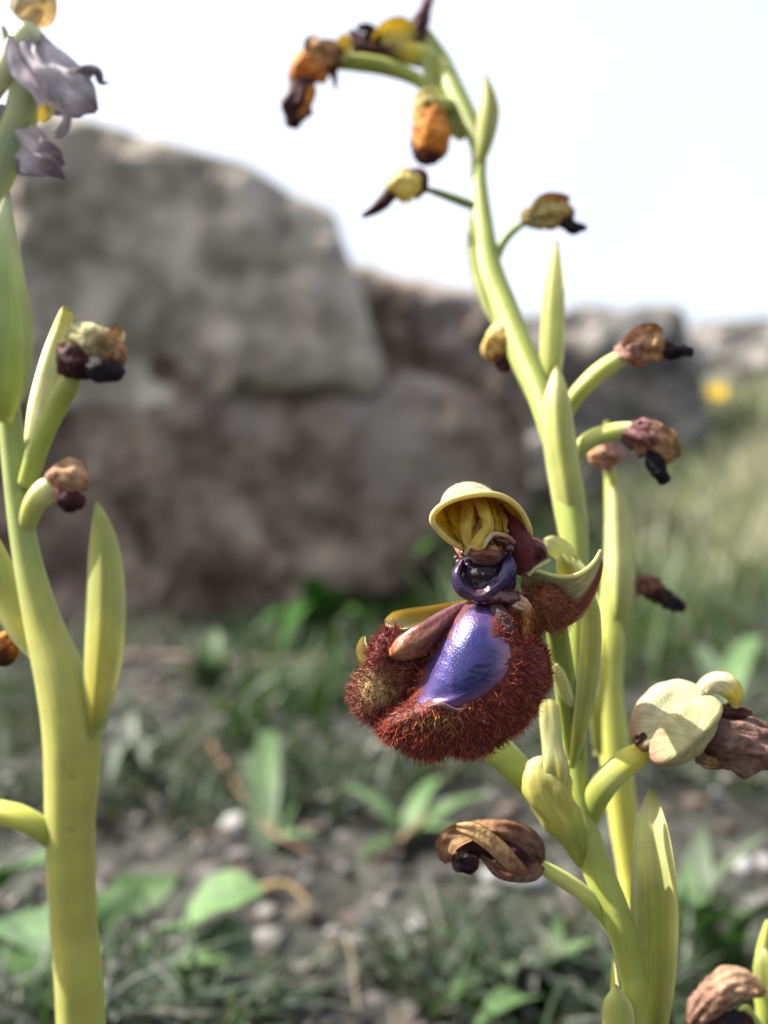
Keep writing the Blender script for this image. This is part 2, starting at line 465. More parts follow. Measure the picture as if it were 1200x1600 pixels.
stone('ledge_stone', 'grey ledge stone with a stepped top edge behind the orchid stalk',
      [(790, 500), (870, 492), (960, 494), (1040, 488), (1056, 492), (1062, 530), (1085, 640), (1080, 760), (940, 800), (800, 800), (760, 640)],
      (920, 640), 1350, 80, 400, M['rock_c'], 0.028, 1.2, power=4.5)
stone('distant_stone', 'dark grey stone beyond the grassy bank behind a yellow flower',
      [(960, 540), (1040, 510), (1100, 506), (1150, 504), (1230, 512), (1320, 520), (1400, 590), (1400, 760), (1200, 780), (1040, 760)],
      (1200, 640), 1750, 80, 500, M['rock_c'], 0.035, 7.7, power=4.0)

# ------------------------------------------------------------------ orchid plants : colours
G1 = (0.17, 0.215, 0.03)     # olive stem
G2 = (0.25, 0.285, 0.048)     # yellow green
G3 = (0.37, 0.395, 0.105)      # pale bract
G4 = (0.55, 0.56, 0.27)      # cream green
CR = (0.62, 0.58, 0.34)      # cream sepal
YE = (0.62, 0.50, 0.07)
TAN = (0.42, 0.25, 0.12)
BRN = (0.16, 0.075, 0.045)
MAR = (0.055, 0.014, 0.016)
BLK = (0.014, 0.010, 0.016)
ORA = (0.50, 0.19, 0.03)
GRY = (0.36, 0.33, 0.36)

def plant(name, label, base_px, group='orchid plants'):
    b = base_px
    return tag(empty(name, (b[0], b[1], H(b[0], b[1])-0.002)), label, 'orchid', group)

def to_ground(pts, lean=(0, 0)):
    """continue a stem from its lowest visible row down into the soil"""
    px, py, d, r = pts[0]
    p = P(px, py, d); g = H(p[0]+lean[0], p[1]+lean[1])-0.004
    d2 = (p[1]+lean[1])*1000
    q = (600+(p[0]+lean[0])/d2*1000*FPX, 800-(g-CAM_H)/d2*1000*FPX, d2, r*1.1*d/d2)
    m = tuple((a+b)/2 for a, b in zip(pts[0], q))
    return [q, m]+list(pts), (p[0]+lean[0], p[1]+lean[1])

def withered(parent, anchor, ovary=None, ocol=G2, pieces=(), ovr=0.05):
    f = empty('withered_flower', P(*anchor), parent)
    if ovary: tube('ovary', ovary, M['stem'], f, ocol, ridges=3, ridge=ovr, tw=1.5)
    for kind, pts, cols, *rest in pieces:
        kw = rest[0] if rest else {}
        if kind == 'petal':
            blade('withered_sepal', pts, kw.pop('mat', M['dry']), f, cols, **{**dict(cup=0.5, fold=0.1, wave=0.35, thick=0.25), **kw})
        else:
            tube(kind, pts, kw.pop('mat', M['dry']), f, cols, **{**dict(crumple=0.55, seg=30, n=36), **kw})
    return f

# ================================================================== the plant with the open flower
stem_pts = [(992, 1600, 66, 20), (986, 1520, 66, 20), (966, 1440, 66, 22), (938, 1370, 67, 24), (912, 1300, 68, 24), (897, 1220, 69, 22),
            (896, 1120, 70, 20), (898, 1000, 71, 19), (900, 900, 72, 19), (892, 820, 73, 20), (874, 720, 75, 20), (848, 630, 78, 20),
            (818, 560, 81, 22), (790, 490, 84, 22), (762, 420, 87, 22), (753, 350, 90, 17), (748, 280, 92, 12), (746, 225, 94, 13),
            (726, 180, 96, 17), (704, 135, 98, 18), (688, 95, 100, 15), (666, 52, 101, 8)]
sp, base = to_ground(stem_pts, (0.001, 0.004))
main = plant('flowering_orchid', 'tall orchid stalk with one open maroon and violet mirror flower', base)
tube('stem', sp, M['stem'], main, [G1]*2+[G2]*8+[(0.22, 0.26, 0.04)]*14, n=150, seg=24, ridges=5, ridge=0.03, tw=2.0)

def bract(parent, pts, cols=None, **kw):
    n = len(pts)
    if cols is None: cols = [G2]+[G3]*(n-2)+[G3]
    return blade('bract', pts, M['bract'], parent, cols, **{**dict(cup=0.42, fold=0.22, thick=0.14, edgecol=G4), **kw})  # pale edge colour stands for sunlit bract edges

# large bract low beside the stem
bract(main, [(1020, 1660, 68, 12), (1024, 1590, 67, 22), (1026, 1500, 66.5, 33), (1026, 1400, 66, 36), (1022, 1310, 66, 28), (1019, 1260, 66.5, 15), (1017, 1231, 67, 2)],
      [G2, G3, G3, G3, G4, G4, G3], cup=0.45, fold=0.30, roll=-0.15)
bract(main, [(975, 1660, 65, 14), (968, 1610, 64.5, 26), (964, 1570, 64.5, 22), (962, 1538, 65, 2)], cup=-0.35, fold=-0.2)
bract(main, [(975, 1640, 66.5, 8), (962, 1560, 67.5, 8), (958, 1500, 68, 2)], [G3, G4, G4])
# fleshy knobbed bract under the flower; sunlit white and lit yellow coloured in
tube('bract', [(908, 1350, 67.0, 8), (890, 1298, 66.3, 22), (864, 1254, 65.6, 33), (851, 1220, 65.6, 34), (846, 1196, 65.8, 24)],
     M['bract'], main, [G2, G3, (0.46, 0.44, 0.13), (0.46, 0.44, 0.13), G4], n=40, seg=26, flat=0.7, crumple=0.35)
bract(main, [(862, 1235, 65.2, 22), (868, 1205, 64.9, 22), (863, 1170, 65.2, 17), (859, 1130, 65.6, 17), (857, 1104, 65.9, 15), (856, 1090, 66.1, 8)], [(0.55, 0.5, 0.12), (0.5, 0.46, 0.13), G4, G4, (0.58, 0.55, 0.2), G4], cup=-0.3, thick=0.35, wave=0.1)
tube('bract', [(900, 1120, 68, 6), (885, 1085, 67, 10), (874, 1055, 66.5, 10), (868, 1040, 66.3, 5)], M['bract'], main, G4, flat=0.6)
# pale bract clasping the stem behind the flower
bract(main, [(893, 1200, 68.0, 5), (907, 1120, 67.5, 14), (917, 1040, 67.4, 18), (920, 960, 67.6, 17), (912, 905, 68, 12), (895, 868, 68.5, 3)],
      [G2, G3, G3, G3, G3, G4], cup=0.3, fold=0.15, roll=0.35)
bract(main, [(896, 940, 69.5, 10), (888, 905, 69, 17), (880, 880, 68.6, 12), (876, 862, 68.5, 2)], [G2, YE, G3, G4], cup=0.4)
bract(main, [(902, 905, 70, 9), (885, 868, 69.5, 16), (862, 850, 69, 15), (848, 846, 69, 4)], G4, cup=-0.3, roll=0.2)
# long bract up the stem
bract(main, [(905, 905, 73, 10), (897, 850, 72.5, 23), (885, 770, 72.5, 27), (872, 690, 73, 27), (868, 630, 74, 23), (869, 595, 75, 15), (870, 570, 75.5, 2)],
      [G2, G2, G3, G3, G3, G4, G4], cup=-0.3, fold=-0.4, roll=-0.1)
bract(main, [(846, 640, 79, 10), (856, 570, 79, 20), (859, 500, 80, 20), (862, 440, 81, 17), (866, 405, 82, 10), (870, 378, 83, 2)],
      [G2, G2, G2, G3, G3, G3], cup=-0.35, fold=-0.2, roll=-0.4)
bract(main, [(805, 540, 83, 8), (775, 480, 84, 20), (752, 420, 86, 18), (741, 370, 88, 11), (737, 330, 90, 2)], [G2, G2, G3, G3, G4], cup=-0.3, roll=0.3)
bract(main, [(746, 262, 92, 7), (756, 225, 91.5, 13), (762, 180, 91.5, 18), (762, 150, 92, 14), (758, 116, 93, 2)], [G2, G3, G3, G3, G3], cup=-0.3, fold=-0.2)
bract(main, [(728, 215, 95, 12), (704, 175, 96, 26), (686, 130, 97.5, 22), (674, 90, 99, 15), (664, 55, 100, 4)], [G2, G2, G2, G3, G4], cup=-0.4, roll=0.3)

# --- withered flowers on this stalk, from the top down
withered(main, (600, 102, 99),
    [(700, 165, 97, 7), (668, 136, 98, 9), (640, 118, 98.5, 11), (600, 104, 99, 13), (560, 98, 99, 13), (528, 98, 99, 10)], G2,
    [('withered_lip', [(525, 80, 98.5, 16), (500, 92, 98, 26), (478, 112, 97.5, 20), (466, 140, 97.5, 14)], [BRN, TAN, ORA, BRN]),
     ('withered_lip', [(478, 128, 97.5, 16), (468, 150, 97, 19), (461, 172, 97, 21), (459, 192, 97, 13)], [MAR, MAR, MAR, MAR], dict(crumple=0.3)),
     ('withered_lip', [(488, 140, 96.6, 8), (478, 165, 96.3, 9), (468, 185, 96.3, 8)], [ORA, ORA, BRN], dict(crumple=0.3)),
     ('petal', [(490, 98, 97, 12), (492, 76, 97, 18), (498, 64, 97.5, 8)], [TAN, (0.4, 0.3, 0.12), TAN]),
     ('petal', [(518, 95, 98, 10), (522, 118, 98, 6), (525, 142, 98, 1)], [MAR, MAR, MAR]),
     ('petal', [(530, 96, 98, 10), (536, 75, 98, 14), (540, 55, 98, 6)], [G3, YE, YE], dict(mat=M['sepal']))])
withered(main, (620, 65, 100),
    [(690, 110, 99.5, 12), (668, 92, 100, 16), (640, 82, 100, 18), (610, 82, 100, 16)], [G2, G3, YE, BRN],
    [('petal', [(585, 70, 99, 10), (605, 52, 99, 18), (630, 50, 99, 20), (650, 62, 99, 8)], [YE, (0.62, 0.56, 0.16), (0.62, 0.56, 0.16), G3], dict(mat=M['sepal'])),
     ('withered_lip', [(612, 80, 100, 14), (585, 76, 100, 17), (562, 70, 100, 15), (548, 52, 100, 6)], [BRN, MAR, MAR, MAR]),
     ('withered_lip', [(590, 60, 99, 7), (575, 44, 99, 7), (560, 42, 99, 4)], [MAR, MAR, MAR]),
     ('withered_lip', [(650, 70, 100, 15), (652, 45, 100, 13), (662, 25, 100.5, 10), (670, 0, 101, 7), (672, -25, 101, 4)], [BRN, MAR, (0.14, 0.06, 0.08), (0.14, 0.06, 0.08), BRN])])
withered(main, (672, 200, 95),
    [(708, 168, 96, 10), (690, 165, 95.5, 13), (676, 172, 95, 16)], G2,
    [('withered_lip', [(664, 150, 95, 14), (668, 175, 94.5, 22), (672, 192, 94, 20)], [(0.33, 0.3, 0.1), (0.33, 0.28, 0.08), ORA], dict(crumple=0.3)),
     ('withered_lip', [(675, 180, 94.2, 22), (676, 210, 94, 29), (674, 235, 94, 26), (672, 248, 94, 14)], [ORA, (0.58, 0.24, 0.04), ORA, MAR], dict(crumple=0.2, ridges=3, ridge=0.06)),
     ('withered_lip', [(654, 185, 94.4, 8), (650, 215, 94.4, 8), (656, 242, 94.4, 9), (672, 251, 94.2, 8)], [MAR, MAR, MAR, MAR], dict(crumple=0.3))])
withered(main, (631, 291, 90),
    [(742, 322, 90.5, 7), (715, 312, 90.5, 7), (690, 303, 90.3, 6), (664, 295, 90, 4)], (0.12, 0.17, 0.05),
    [('withered_lip', [(655, 288, 90, 12), (632, 290, 89.5, 24), (612, 293, 89.5, 16)], [(0.45, 0.4, 0.1), (0.6, 0.54, 0.2), (0.45, 0.38, 0.14)], dict(crumple=0.35, mat=M['sepal'])),
     ('withered_lip', [(640, 270, 90.5, 6), (655, 276, 90, 11), (660, 292, 90, 9), (650, 308, 90, 5)], [MAR, MAR, MAR, BRN]),
     ('withered_lip', [(612, 300, 89.5, 12), (598, 318, 89.5, 10), (582, 330, 89.5, 7), (567, 338, 89.5, 3)], [MAR, MAR, MAR, MAR], dict(crumple=0.3))])
withered(main, (855, 334, 88),
    [(772, 405, 88, 9), (785, 380, 88, 7), (800, 362, 88, 6), (820, 347, 88, 5)], (0.2, 0.26, 0.08),
    [('withered_lip', [(820, 340, 88, 12), (850, 336, 87.5, 22), (880, 335, 87.5, 17), (890, 345, 87.5, 8)], [(0.3, 0.24, 0.1), (0.36, 0.3, 0.12), (0.42, 0.33, 0.12), BRN], dict(crumple=0.3)),
     ('petal', [(830, 345, 87, 10), (850, 318, 86.8, 14), (880, 312, 87, 9), (890, 308, 87, 2)], [(0.45, 0.42, 0.2), (0.5, 0.46, 0.25), TAN, TAN]),
     ('withered_lip', [(882, 348, 87, 9), (895, 357, 87, 9), (915, 356, 87, 4)], [BLK, BLK, (0.02, 0.015, 0.05)])])
withered(main, (779, 541, 83),
    [(815, 560, 82.5, 9), (800, 552, 83, 10), (788, 545, 83, 10)], G2,
    [('withered_lip', [(782, 510, 83, 10), (776, 530, 82.5, 20), (774, 548, 82.5, 19), (780, 562, 82.5, 12)], [CR, (0.5, 0.38, 0.12), (0.5, 0.36, 0.12), BRN], dict(crumple=0.3)),
     ('withered_lip', [(798, 548, 82.5, 8), (793, 562, 82.4, 14), (780, 572, 82.4, 10)], [MAR, MAR, MAR])])
withered(main, (1008, 541, 76),
    [(880, 660, 77, 10), (896, 624, 77, 13), (925, 592, 76.5, 15), (950, 572, 76, 15), (972, 558, 76, 13)], [G2, G2, G3, G3, G4],
    [('withered_lip', [(968, 552, 76, 14), (990, 548, 75.6, 23), (1018, 545, 75.6, 22), (1036, 545, 75.6, 12)], [(0.34, 0.2, 0.16), (0.3, 0.16, 0.12), TAN, BRN]),
     ('petal', [(975, 545, 75, 10), (1000, 525, 74.8, 16), (1022, 518, 75, 12), (1035, 516, 75, 3)], [TAN, (0.5, 0.34, 0.2), TAN, TAN]),
     ('withered_lip', [(1030, 545, 75.4, 11), (1052, 548, 75.2, 11), (1080, 550, 75.2, 7)], [MAR, BLK, BLK])])
withered(main, (1010, 685, 75),
    [(892, 760, 75.5, 9), (900, 714, 75.5, 12), (922, 688, 75.3, 14), (955, 676, 75, 14), (985, 671, 75, 12)], [G2, G2, G3, G3, G4],
    [('withered_lip', [(978, 675, 75, 15), (1002, 680, 74.6, 24), (1030, 694, 74.6, 24), (1048, 712, 74.8, 14)], [(0.2, 0.09, 0.09), (0.2, 0.1, 0.09), TAN, TAN]),
     ('petal', [(995, 668, 74, 10), (1025, 672, 73.8, 14), (1050, 695, 74, 12), (1062, 714, 74.2, 2)], [BRN, (0.45, 0.3, 0.17), (0.45, 0.3, 0.17), TAN]),
     ('withered_lip', [(1018, 705, 74.4, 10), (1027, 728, 74.2, 12), (1038, 752, 74.4, 8)], [BLK, BLK, BLK])])
# the large faded flower with cream sepals
faded = withered(main, (1060, 1130, 67),
    [(918, 1290, 68.5, 14), (935, 1240, 67.8, 20), (962, 1206, 67.2, 20), (990, 1184, 66.8, 19), (1012, 1172, 66.6, 14)], [G2, G2, G3, (0.5, 0.47, 0.06), (0.55, 0.5, 0.07)],  # ovary turns yellow at its end, its lit tip painted in
    [('petal', [(1088, 1095, 66, 12), (1108, 1070, 65.6, 16), (1130, 1068, 65.4, 19), (1146, 1085, 65.4, 16), (1150, 1106, 65.6, 6)], [CR, CR, CR, YE, (0.5, 0.4, 0.12)], dict(mat=M['cream'], cup=-0.5, wave=0.15, thick=0.3)),
     ('withered_lip', [(1090, 1150, 66.6, 30), (1120, 1152, 66.4, 42), (1160, 1158, 66.2, 42), (1205, 1166, 66.2, 38), (1240, 1172, 66.2, 24)], [(0.07, 0.035, 0.03), (0.13, 0.07, 0.055), (0.22, 0.13, 0.105), (0.16, 0.09, 0.07), BRN], dict(n=60, seg=48, crumple=0.45)),
     ('withered_lip', [(1092, 1182, 65.6, 8), (1112, 1192, 65.3, 11), (1130, 1186, 65.3, 9)], [(0.3, 0.2, 0.1), (0.3, 0.18, 0.08), MAR]),
     ('withered_lip', [(995, 1160, 66, 7), (1006, 1152, 65.6, 8), (1016, 1146, 65.5, 4)], [BRN, MAR, BRN]),
     ('withered_lip', [(1118, 1108, 66, 8), (1150, 1112, 66, 10), (1172, 1114, 66, 5)], [BRN, MAR, BRN])])
def fat_sepal(pts, c, d, D, B, ang, col):
    ca, sa_ = math.cos(ang), math.sin(ang)
    def dsp(p, u, v, w, rho):
        x = ((u-c[0])*-sa_+(v-c[1])*ca)/30
        q = p.copy(); q[1] += 0.00004*math.cos(x*9+1)+0.0001*fbm((u/40, v/40, 0), 1, 4, 2)-0.0006*math.exp(-(x*2.2-0.3)**2); return q
    def cf(u, v, w, rho):
        k = ss(0.6, 1.0, rho)*max(0, -((u-c[0])*ca+(v-c[1])*sa_)/50)
        return np.array(col)*(1-k)+np.array((0.36, 0.24, 0.15))*k
    blob('sepal', pts, c, lambda u, v, w: P(u, v, d)+np.array([0, w*0.001, 0]), D, B, M['cream'], faded, cf, nth=72, nr=18, disp=dsp)
fat_sepal([(984, 1150), (988, 1115), (1008, 1084), (1040, 1065), (1076, 1064), (1100, 1078), (1098, 1120), (1050, 1160), (1000, 1172)], (1042, 1115), 66.6, 1.5, 1.2, -0.75, (0.44, 0.43, 0.26))
fat_sepal([(1014, 1186), (1022, 1150), (1046, 1118), (1080, 1096), (1112, 1086), (1123, 1096), (1120, 1128), (1104, 1162), (1078, 1186), (1042, 1196)], (1070, 1142), 64.7, 1.3, 0.7, -0.75, (0.40, 0.385, 0.19))
withered(main, (765, 1330, 66),
    [(962, 1460, 66.5, 11), (935, 1420, 66.3, 13), (900, 1388, 66, 13), (866, 1366, 66, 12), (838, 1350, 66, 10)], [G2, G2, G3, G3, G3],
    [('withered_lip', [(838, 1348, 66, 12), (812, 1338, 66, 22), (775, 1322, 66, 22), (738, 1318, 66, 18), (715, 1330, 66, 10)], [BRN, MAR, MAR, MAR, BLK], dict(n=50, seg=36, crumple=0.6)),
     ('petal', [(842, 1350, 65.6, 12), (832, 1322, 65.3, 19), (804, 1303, 65.2, 19), (765, 1296, 65.2, 16), (724, 1298, 65.3, 13), (694, 1306, 65.2, 5)], [(0.13, 0.08, 0.07), (0.16, 0.085, 0.065), (0.2, 0.1, 0.06), (0.26, 0.13, 0.07), (0.34, 0.2, 0.1), TAN], dict(cup=-0.5, wave=0.6, n=40, seg=17)),
     ('petal', [(712, 1292, 64.2, 6), (740, 1298, 63.8, 13), (772, 1320, 63.6, 14), (800, 1348, 63.8, 13), (828, 1366, 64.4, 5)], [TAN, (0.48, 0.31, 0.14), (0.46, 0.29, 0.13), (0.34, 0.19, 0.1), BRN], dict(cup=-0.5, wave=0.3, n=36)),
     ('petal', [(844, 1350, 65.2, 10), (832, 1364, 64.9, 12), (806, 1368, 64.8, 10), (778, 1360, 64.6, 10), (752, 1338, 64.8, 3)], [BRN, (0.26, 0.14, 0.1), (0.22, 0.11, 0.08), (0.2, 0.1, 0.07), BRN], dict(cup=-0.4, wave=0.4)),
     ('petal', [(735, 1300, 64.8, 12), (708, 1308, 64.6, 17), (694, 1328, 64.8, 14), (700, 1348, 65, 4)], [TAN, (0.34, 0.19, 0.1), (0.3, 0.17, 0.1), BRN], dict(cup=0.5, wave=0.4)),
     ('withered_lip', [(706, 1334, 65.4, 9), (724, 1348, 65.0, 14), (744, 1350, 65, 8)], [BRN, BLK, MAR], dict(crumple=0.7))])
# a thick ovary whose flower hides behind the open lip
withered(main, (770, 1170, 68),
    [(868, 1285, 67.5, 20), (838, 1238, 67.6, 22), (800, 1195, 68, 24), (765, 1160, 68.5, 24), (740, 1135, 69, 18)], [G2, G1, G1, G1, G2],
    [('withered_lip', [(742, 1138, 69, 16), (720, 1118, 69.4, 22), (700, 1100, 69.8, 16)], [BRN, MAR, BRN])])

# ================================================================== the open flower (drawn in a frame of 58 units per mm around it)
D0 = 61.5
def G(u, v, w):
    return P(520+u/2.6087, 720+v/2.608, D0) + np.array([0, w*0.001, 0])
def GP(u, v, w, r):              # row for tube / blade
    d = D0+w; k = D0/d
    p = G(u, v, w)
    return (600+p[0]/p[1]*FPX, 800-(p[2]-CAM_H)/p[1]*FPX, d, r/2.608*k)
flower = empty('flower', G(610, 520, 2), main)

tube('ovary', [(902, 1215, 69.5, 12), (893, 1150, 68.6, 16), (882, 1070, 67.6, 17), (870, 990, 66.6, 17), (862, 930, 65.5, 15), (848, 905, 64, 12), (815, 895, 62.8, 9)],
     M['stem'], flower, [G2, G1, G1, G1, G2, G2, G2], n=60, seg=28, ridges=3, ridge=0.10, tw=1.6)

# ---- lip
LIP = [(600, 562), (560, 574), (520, 592), (475, 640), (440, 690), (405, 750), (375, 810), (350, 870), (325, 930), (300, 972), (225, 1012), (160, 1050), (195, 1110), (255, 1152), (330, 1192),
       (395, 1200), (432, 1212), (446, 1180), (460, 1163), (490, 1182), (530, 1196), (600, 1182), (650, 1150), (700, 1112), (780, 1050), (830, 965), (875, 890), (872, 800), (830, 720), (770, 650), (700, 580)]
LC = (560, 880); LD = 4.2
def lipcol(u, v, w, rho):
    k = fbm((u/90, v/90, 0), 1.0, 4, 2)
    base = np.array((0.075, 0.008, 0.008))*(1+0.4*k)
    if rho > 0.9 and w > -1.5 and v > 1000 and u > 460: base = base*0.3+np.array((0.42, 0.17, 0.05))*0.7
    return np.clip(base, 0, 1)
def lipdisp(p, u, v, w, rho):
    p = p.copy(); p[1] += 0.00022*fbm((u/70, v/70, w), 1.0, 2, 3)
    return p
lip, LV, LF, LO = blob('lip', LIP, LC, G, LD, 1.2, M['velvet'], flower, lipcol, nth=140, nr=34, power=2.3, disp=lipdisp)
def lip_w(u, v):
    du, dv = u-LC[0], v-LC[1]
    rho = min(0.992, math.hypot(du, dv)/LO.R(math.atan2(dv, du)))
    return -LD*(1-rho**2.3)**(1/2.3), rho

# ---- violet mirror on the lip
MIR = [(600, 566), (562, 580), (530, 600), (492, 645), (458, 695), (422, 752), (388, 805), (366, 860), (350, 905), (336, 945), (340, 962), (362, 962), (388, 948), (412, 938), (440, 945), (475, 957),
       (520, 942), (570, 915), (625, 878), (670, 838), (696, 790), (702, 750), (692, 712), (668, 690), (645, 650), (640, 610), (632, 580)]
MC = (520, 790); MO = Outline(MIR, MC)
V, K = [], []
nth, nr = 110, 40
for i in range(nr+1):
    rho = i/nr
    for j in range(nth):
        th = 2*math.pi*j/nth; r = MO.R(th)*max(rho, 0.004)
        u, v = MC[0]+r*math.cos(th), MC[1]+r*math.sin(th)
        w, lr = lip_w(u, v)
        swell = 0.20*(max(0.0, 1-rho**3.0))**0.8
        w = w - swell + 0.12*max(0, rho-0.97)/0.03 + 0.022*nz((u/18, v/18, 0), 1.0, 3)*ss(-0.2, 0.7, (u-480)/200) + 0.04*nz((u/60, v/60, 0), 1.0, 9)
        k = ss(0.55, 1.0, rho)
        c = np.array((0.012, 0.010, 0.095))*(1-k)+np.array((0.13, 0.06, 0.15))*k
        if u < 470: c = c*0.5+np.array((0.06, 0.045, 0.2))*0.5  # left highlight put into the colour
        rr = ss(0.35, 0.9, (u-520)/230+(v-790)/400*0.2)
        c = c*(1-rr*0.75)+np.array((0.22, 0.10, 0.16))*rr*0.75
        tp = ss(0, 1, (690-v)/110)
        c = c*(1-0.6*tp)+np.array((0.09, 0.06, 0.2))*0.6*tp
        if v < 600: c = c*0.45
        V.append(G(u, v, w)); K.append(c)
mirror = mesh('mirror_patch', V, grid_faces(nr+1, nth)+[tuple(range(nth-1, -1, -1))], M['mirror'], flower, K)

# raised lip fold at the lower edge of the mirror
tube('mirror_rim', [GP(*q) for q in [(372, 964, lip_w(372, 964)[0]-.05, 5), (395, 946, lip_w(395, 946)[0]-.15, 8), (425, 940, lip_w(425, 940)[0]-.18, 10), (455, 952, lip_w(455, 952)[0]-.18, 9),
     (490, 960, lip_w(490, 960)[0]-.12, 7), (530, 944, lip_w(530, 944)[0]-.05, 5)]], M['velvet'], flower, [(0.10, 0.03, 0.035)]*6, crumple=0.4)

def lip_hairs():
    p, n = sample(LV, LF, 11500)
    u = np.array([520+0*0]); 
    pu = ((p[:, 0]/(D0*0.001)*FPX+600)-520)*2.6087; pv = ((CAM_H-p[:, 2])/(D0*0.001)*FPX+800-720)*2.608
    w = (p[:, 1]-D0*0.001)*1000
    th = np.arctan2(pv-MC[1], pu-MC[0]); rho = np.hypot(pu-MC[0], pv-MC[1])/MO.R(th)
    keep = (rho > np.where((pu > 560) | (pv > 920), 0.94, 1.02)+rng.normal(0, 0.015, len(p))) & (w < 0.6) & ~((pv < 700) & (pu < 640)) & (pv > 600)
    keep &= rng.random(len(p)) < np.where(pv > 1120, 0.75, 1.0)
    p, n, pu, pv, w, rho = p[keep], n[keep], pu[keep], pv[keep], w[keep], rho[keep]
    m = len(p)
    # hairs stream away from the mirror and droop
    fl = np.stack([(pu-480)/400, np.full(m, -0.25), -(pv-800)/400-0.2], 1); fl /= np.linalg.norm(fl, axis=1)[:, None]
    c = np.array((0.17, 0.014, 0.010))[None]*rng.uniform(0.35, 2.0, m)[:, None]
    light = rng.random(m) < 0.38
    c[light] = np.array((0.56, 0.13, 0.06))*rng.uniform(0.6, 1.3, light.sum())[:, None]
    g = np.exp(-(((pu-430)/85)**2+((pv-1000)/45)**2)); gl = rng.random(m) < g*0.8  # sunlight on the lower lip painted as gold hairs
    c[gl] = np.array((0.50, 0.30, 0.10))*rng.uniform(0.6, 1.2, gl.sum())[:, None]
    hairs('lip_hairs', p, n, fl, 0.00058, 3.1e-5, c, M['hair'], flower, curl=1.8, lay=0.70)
lip_hairs()

# ---- side lobe of the lip, bare shining arm over a bearded end
LL = [(255, 682), (200, 700), (165, 750), (150, 830), (105, 885), (72, 940), (80, 985), (110, 1030), (165, 1060), (220, 1040), (270, 985), (310, 920), (345, 860), (360, 800), (335, 765), (300, 720)]
def llcol(u, v, w, rho):
    a = np.array((0.13, 0.02, 0.018)); b = np.array((0.42, 0.33, 0.13)); k = math.exp(-(((u-185)/70)**2+((v-920)/70)**2))
    return a*(1-k)+b*k
sl_o, SV, SF, SO = blob('side_lobe', LL, (215, 880), lambda u, v, w: G(u, v, w+0.2+0.25*math.sin(u/31)+0.25*math.sin(v/43)), 1.4, 1.2, M['velvet'], flower, llcol, nth=80, nr=18)
tube('side_lobe_arm', [GP(*q) for q in [(545, 590, 0.2, 16), (500, 612, -0.6, 28), (430, 658, -1.2, 46), (350, 712, -1.5, 58), (285, 752, -1.5, 52), (248, 772, -1.3, 28)]], M['dark'], flower,
     [(0.12, 0.04, 0.06), (0.11, 0.035, 0.045), (0.08, 0.02, 0.018), (0.13, 0.04, 0.02), (0.24, 0.10, 0.045), (0.20, 0.07, 0.03)], n=40, seg=28, crumple=0.15)
def ll_hairs():
    p, n = sample(SV, SF, 3800)
    pu = ((p[:, 0]/(D0*0.001)*FPX+600)-520)*2.6087; pv = ((CAM_H-p[:, 2])/(D0*0.001)*FPX+800-720)*2.608
    w = (p[:, 1]-D0*0.001)*1000
    k = (w < 1.6); p, n, pu, pv = p[k], n[k], pu[k], pv[k]; m = len(p)
    fl = np.stack([-(np.ones(m))*0.6+(pu-215)/120, np.full(m, -0.3), -(pv-880)/200], 1); fl /= np.linalg.norm(fl, axis=1)[:, None]
    c = np.array((0.17, 0.022, 0.02))[None]*rng.uniform(0.6, 1.6, m)[:, None]
    g = np.exp(-(((pu-175)/60)**2+((pv-915)/60)**2)); gl = rng.random(m) < g*0.7
    c[gl] = np.array((0.55, 0.40, 0.18))*rng.uniform(0.6, 1.2, gl.sum())[:, None]
    pk = (rng.random(m) < 0.35) & (pv > 780) & (pv < 860) & (pu > 240); c[pk] = (0.40, 0.22, 0.15)
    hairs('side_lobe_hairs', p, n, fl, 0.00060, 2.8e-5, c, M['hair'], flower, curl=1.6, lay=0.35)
ll_hairs()

# ---- the other side lobe, bearded, under the pointed sepal
RL = [(775, 545), (830, 510), (885, 498), (925, 530), (955, 560), (985, 590), (985, 625), (950, 660), (900, 682), (840, 678), (780, 700), (745, 750), (715, 745), (712, 690), (735, 620)]
def rlcol(u, v, w, rho): return (0.16, 0.045, 0.02)
ro, RV, RF, RO = blob('side_lobe', RL, (850, 600), lambda u, v, w: G(u, v, w+0.0+0.2*math.sin(u/29)), 1.2, 0.7, M['velvet'], flower, rlcol, nth=80, nr=16)
def rl_hairs():
    p, n = sample(RV, RF, 2300)
    pu = ((p[:, 0]/(D0*0.001)*FPX+600)-520)*2.6087; w = (p[:, 1]-D0*0.001)*1000
    k = w < 0.5; p, n, pu = p[k], n[k], pu[k]; m = len(p)
    fl = np.tile(np.array([0.5, -0.3, -0.5]), (m, 1)); fl /= np.linalg.norm(fl[0])
    c = np.array((0.40, 0.13, 0.05))[None]*rng.uniform(0.5, 1.5, m)[:, None]
    dk = rng.random(m) < 0.3; c[dk] = (0.11, 0.03, 0.02)
    g = (pu < 800) & (rng.random(m) < 0.4); c[g] = (0.60, 0.36, 0.06)
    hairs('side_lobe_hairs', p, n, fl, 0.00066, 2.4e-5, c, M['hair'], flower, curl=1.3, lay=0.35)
rl_hairs()
ra = tube('side_lobe_arm', [GP(*q) for q in [(700, 562, -0.9, 20), (738, 570, -1.4, 30), (772, 590, -1.7, 26), (775, 640, -1.9, 16), (752, 700, -2.2, 15), (728, 750, -2.4, 8)]], M['dark'], flower,
     [(0.10, 0.04, 0.05), (0.34, 0.22, 0.16), (0.30, 0.16, 0.07), (0.40, 0.18, 0.025), (0.46, 0.22, 0.03), (0.3, 0.12, 0.03)], crumple=0.6, n=40, seg=28)
def geo(o):
    v = np.array([tuple(q.co) for q in o.data.vertices])+np.array(o.location); return v, [tuple(f.vertices) for f in o.data.polygons]
